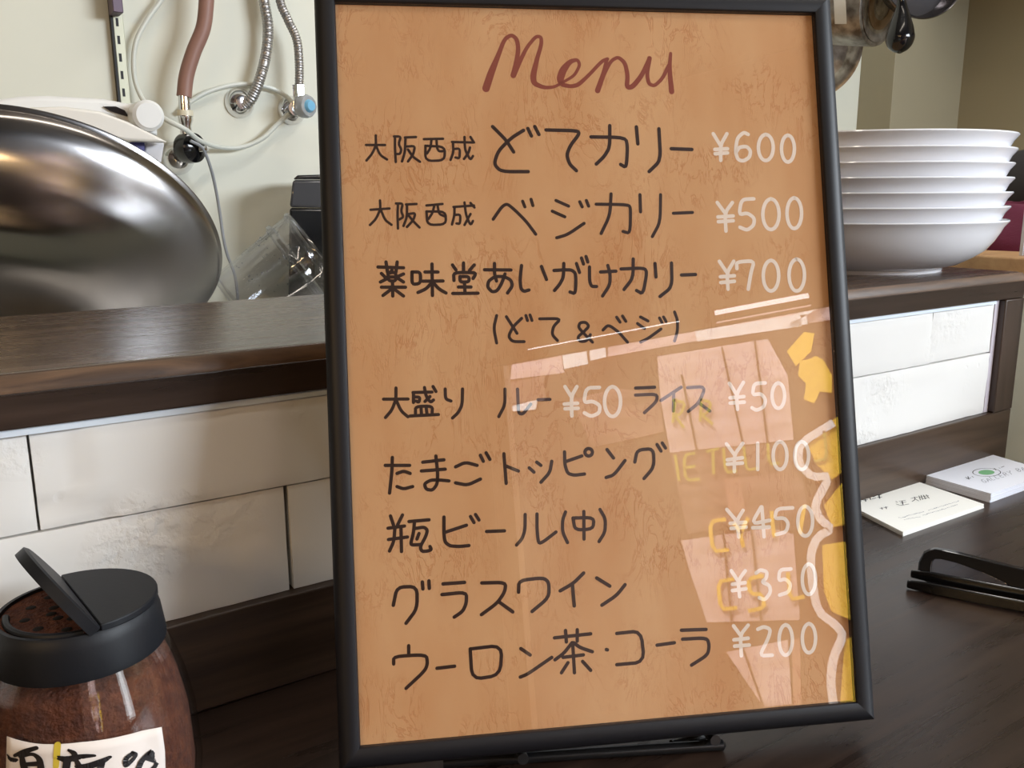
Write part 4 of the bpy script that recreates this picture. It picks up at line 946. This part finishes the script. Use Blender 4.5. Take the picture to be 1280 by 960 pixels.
def fpoly(px, mt, lift, name='painted_panel'):
    P = [mir(x, y) for x, y in px]
    return obj(name, MB().extr([V((p.x, YO-20+lift, p.z)) for p in P], (0, 18, 0)), mt, fn_, smooth=0)
top_z = mir(900, 412).z
obj('fence_base', MB().box(-2600, 2600, YO-80, YO-3, FL, mir(950, 397).z), DARKB, fn_, smooth=0)
panels = [
 (PLK, [(640,452),(700,438),(705,466),(638,474)]), (WHT, [(702,437),(732,431),(735,455),(705,461)]), (WHT, [(736,430),(756,426),(758,446),(738,451)]),
 (PLK, [(760,424),(1035,372),(1038,400),(860,428),(760,446)]), (WHT, [(868,414),(1006,392),(1002,408),(872,427)]),
 (MID, [(640,478),(680,470),(682,500),(622,518)]), (WHT, [(622,512),(672,500),(670,512),(620,516)]),
 (MID, [(715,500),(770,486),(825,492),(830,540),(740,560)]),
 (PLK, [(822,446),(960,424),(985,470),(992,550),(838,566),(826,500)]),
 (MID, [(838,566),(995,552),(1010,640),(860,668)]), (WARM, [(905,600),(925,596),(932,640),(912,642)]),
 (PLK, [(852,676),(965,660),(992,668),(1000,775),(884,778),(862,712)]), (MID, [(965,560),(985,556),(1005,660),(985,664)]),
 (PLK, [(908,815),(985,800),(990,880),(955,884)]), (WARM, [(990,800),(1000,798),(1002,882),(992,882)]),
 (YEL, [(984,440),(1005,416),(1018,418),(1014,440),(995,458)]), (YEL, [(1000,452),(1012,450),(1020,446),(1030,452),(1040,470),(1040,492),(1025,490),(1018,505),(1005,500),(1008,480),(998,470)]),
 (YEL, [(1006,548),(1050,520),(1054,590),(1040,600),(1020,580)]), (YEL, [(1030,632),(1056,600),(1060,655),(1040,660)]), (YEL, [(1028,682),(1064,676),(1076,780),(1040,765),(1030,740)]), (YEL, [(1056,800),(1078,790),(1080,882),(1050,882)]),
]
for i, (mt, px) in enumerate(panels): fpoly(px, mt, 1.0*i)
def fstroke(pts, w, mt, lift=30):
    mb = MB(); pts = smooth_line([tuple(p) for p in pts], 1); P = [mir(x, y) for x, y in pts]
    for p in P: p.y = YO+lift
    n = len(P); L_ = []; R_ = []
    for i in range(n):
        t = (P[min(i+1, n-1)]-P[max(i-1, 0)]).normalized(); s = t.cross(V((0,1,0))).normalized(); L_.append(P[i]+s*w*.5); R_.append(P[i]-s*w*.5)
    mb.add(L_+R_, [(i, i+1, n+i+1, n+i) for i in range(n-1)]); mb.add([p+V((0,-8,0)) for p in L_+R_], [(i, i+1, n+i+1, n+i)[::-1] for i in range(n-1)])
    return obj('painted_stroke', mb, mt, fn_, smooth=0)
for s in ([(1042,530),(1000,556),(998,580),(1015,598),(1038,596),(1018,632),(1025,650),(1040,662),(1022,672),(1014,690),(1014,720),(1022,765),(1046,782),(1054,795),(1042,820),(1038,850),(1042,882)],): fstroke(s, 34, WHT)
for s in [[(846,500),(842,530)],[(842,502),(858,505),(852,520),(844,520),(856,536)],[(878,500),(876,528)],[(876,502),(890,504),(886,518),(878,520),(892,532)],
          [(845,570),(850,602)],[(870,568),(856,570),(858,602),(876,600)],[(857,586),(870,584)],[(884,566),(900,562)],[(892,565),(893,594)],[(905,562),(908,592),(922,590)],[(930,560),(934,590),(948,586)],[(960,556),(962,582),(975,580)],[(1030,540),(1034,575),(1018,578)]]:
    fstroke(s, 12, OLV)
for s in [[(908,650),(888,653),(892,690),(912,688)],[(918,655),(928,668)],[(936,648),(926,668),(930,685)],[(965,640),(968,672)],[(1006,632),(1000,668)],
          [(918,724),(898,728),(902,762),(922,760)],[(955,720),(936,724),(938,742),(954,744),(956,760),(936,764)],[(985,716),(988,750),(1006,746)]]:
    fstroke(s, 16, YEL)
for s in ([(853,470),(872,566)],[(903,436),(930,560)],[(944,428),(960,556)],[(905,668),(915,776)],[(940,664),(952,776)],[(930,812),(955,884)]): fstroke(s, 9, DARKB, 26)
for s in ([(1030,379),(1003,396),(986,402)],[(1004,396),(1006,408)]): fstroke(s, 26, WHT, 28)  # white strokes painted in for the bright glare below the sky slots
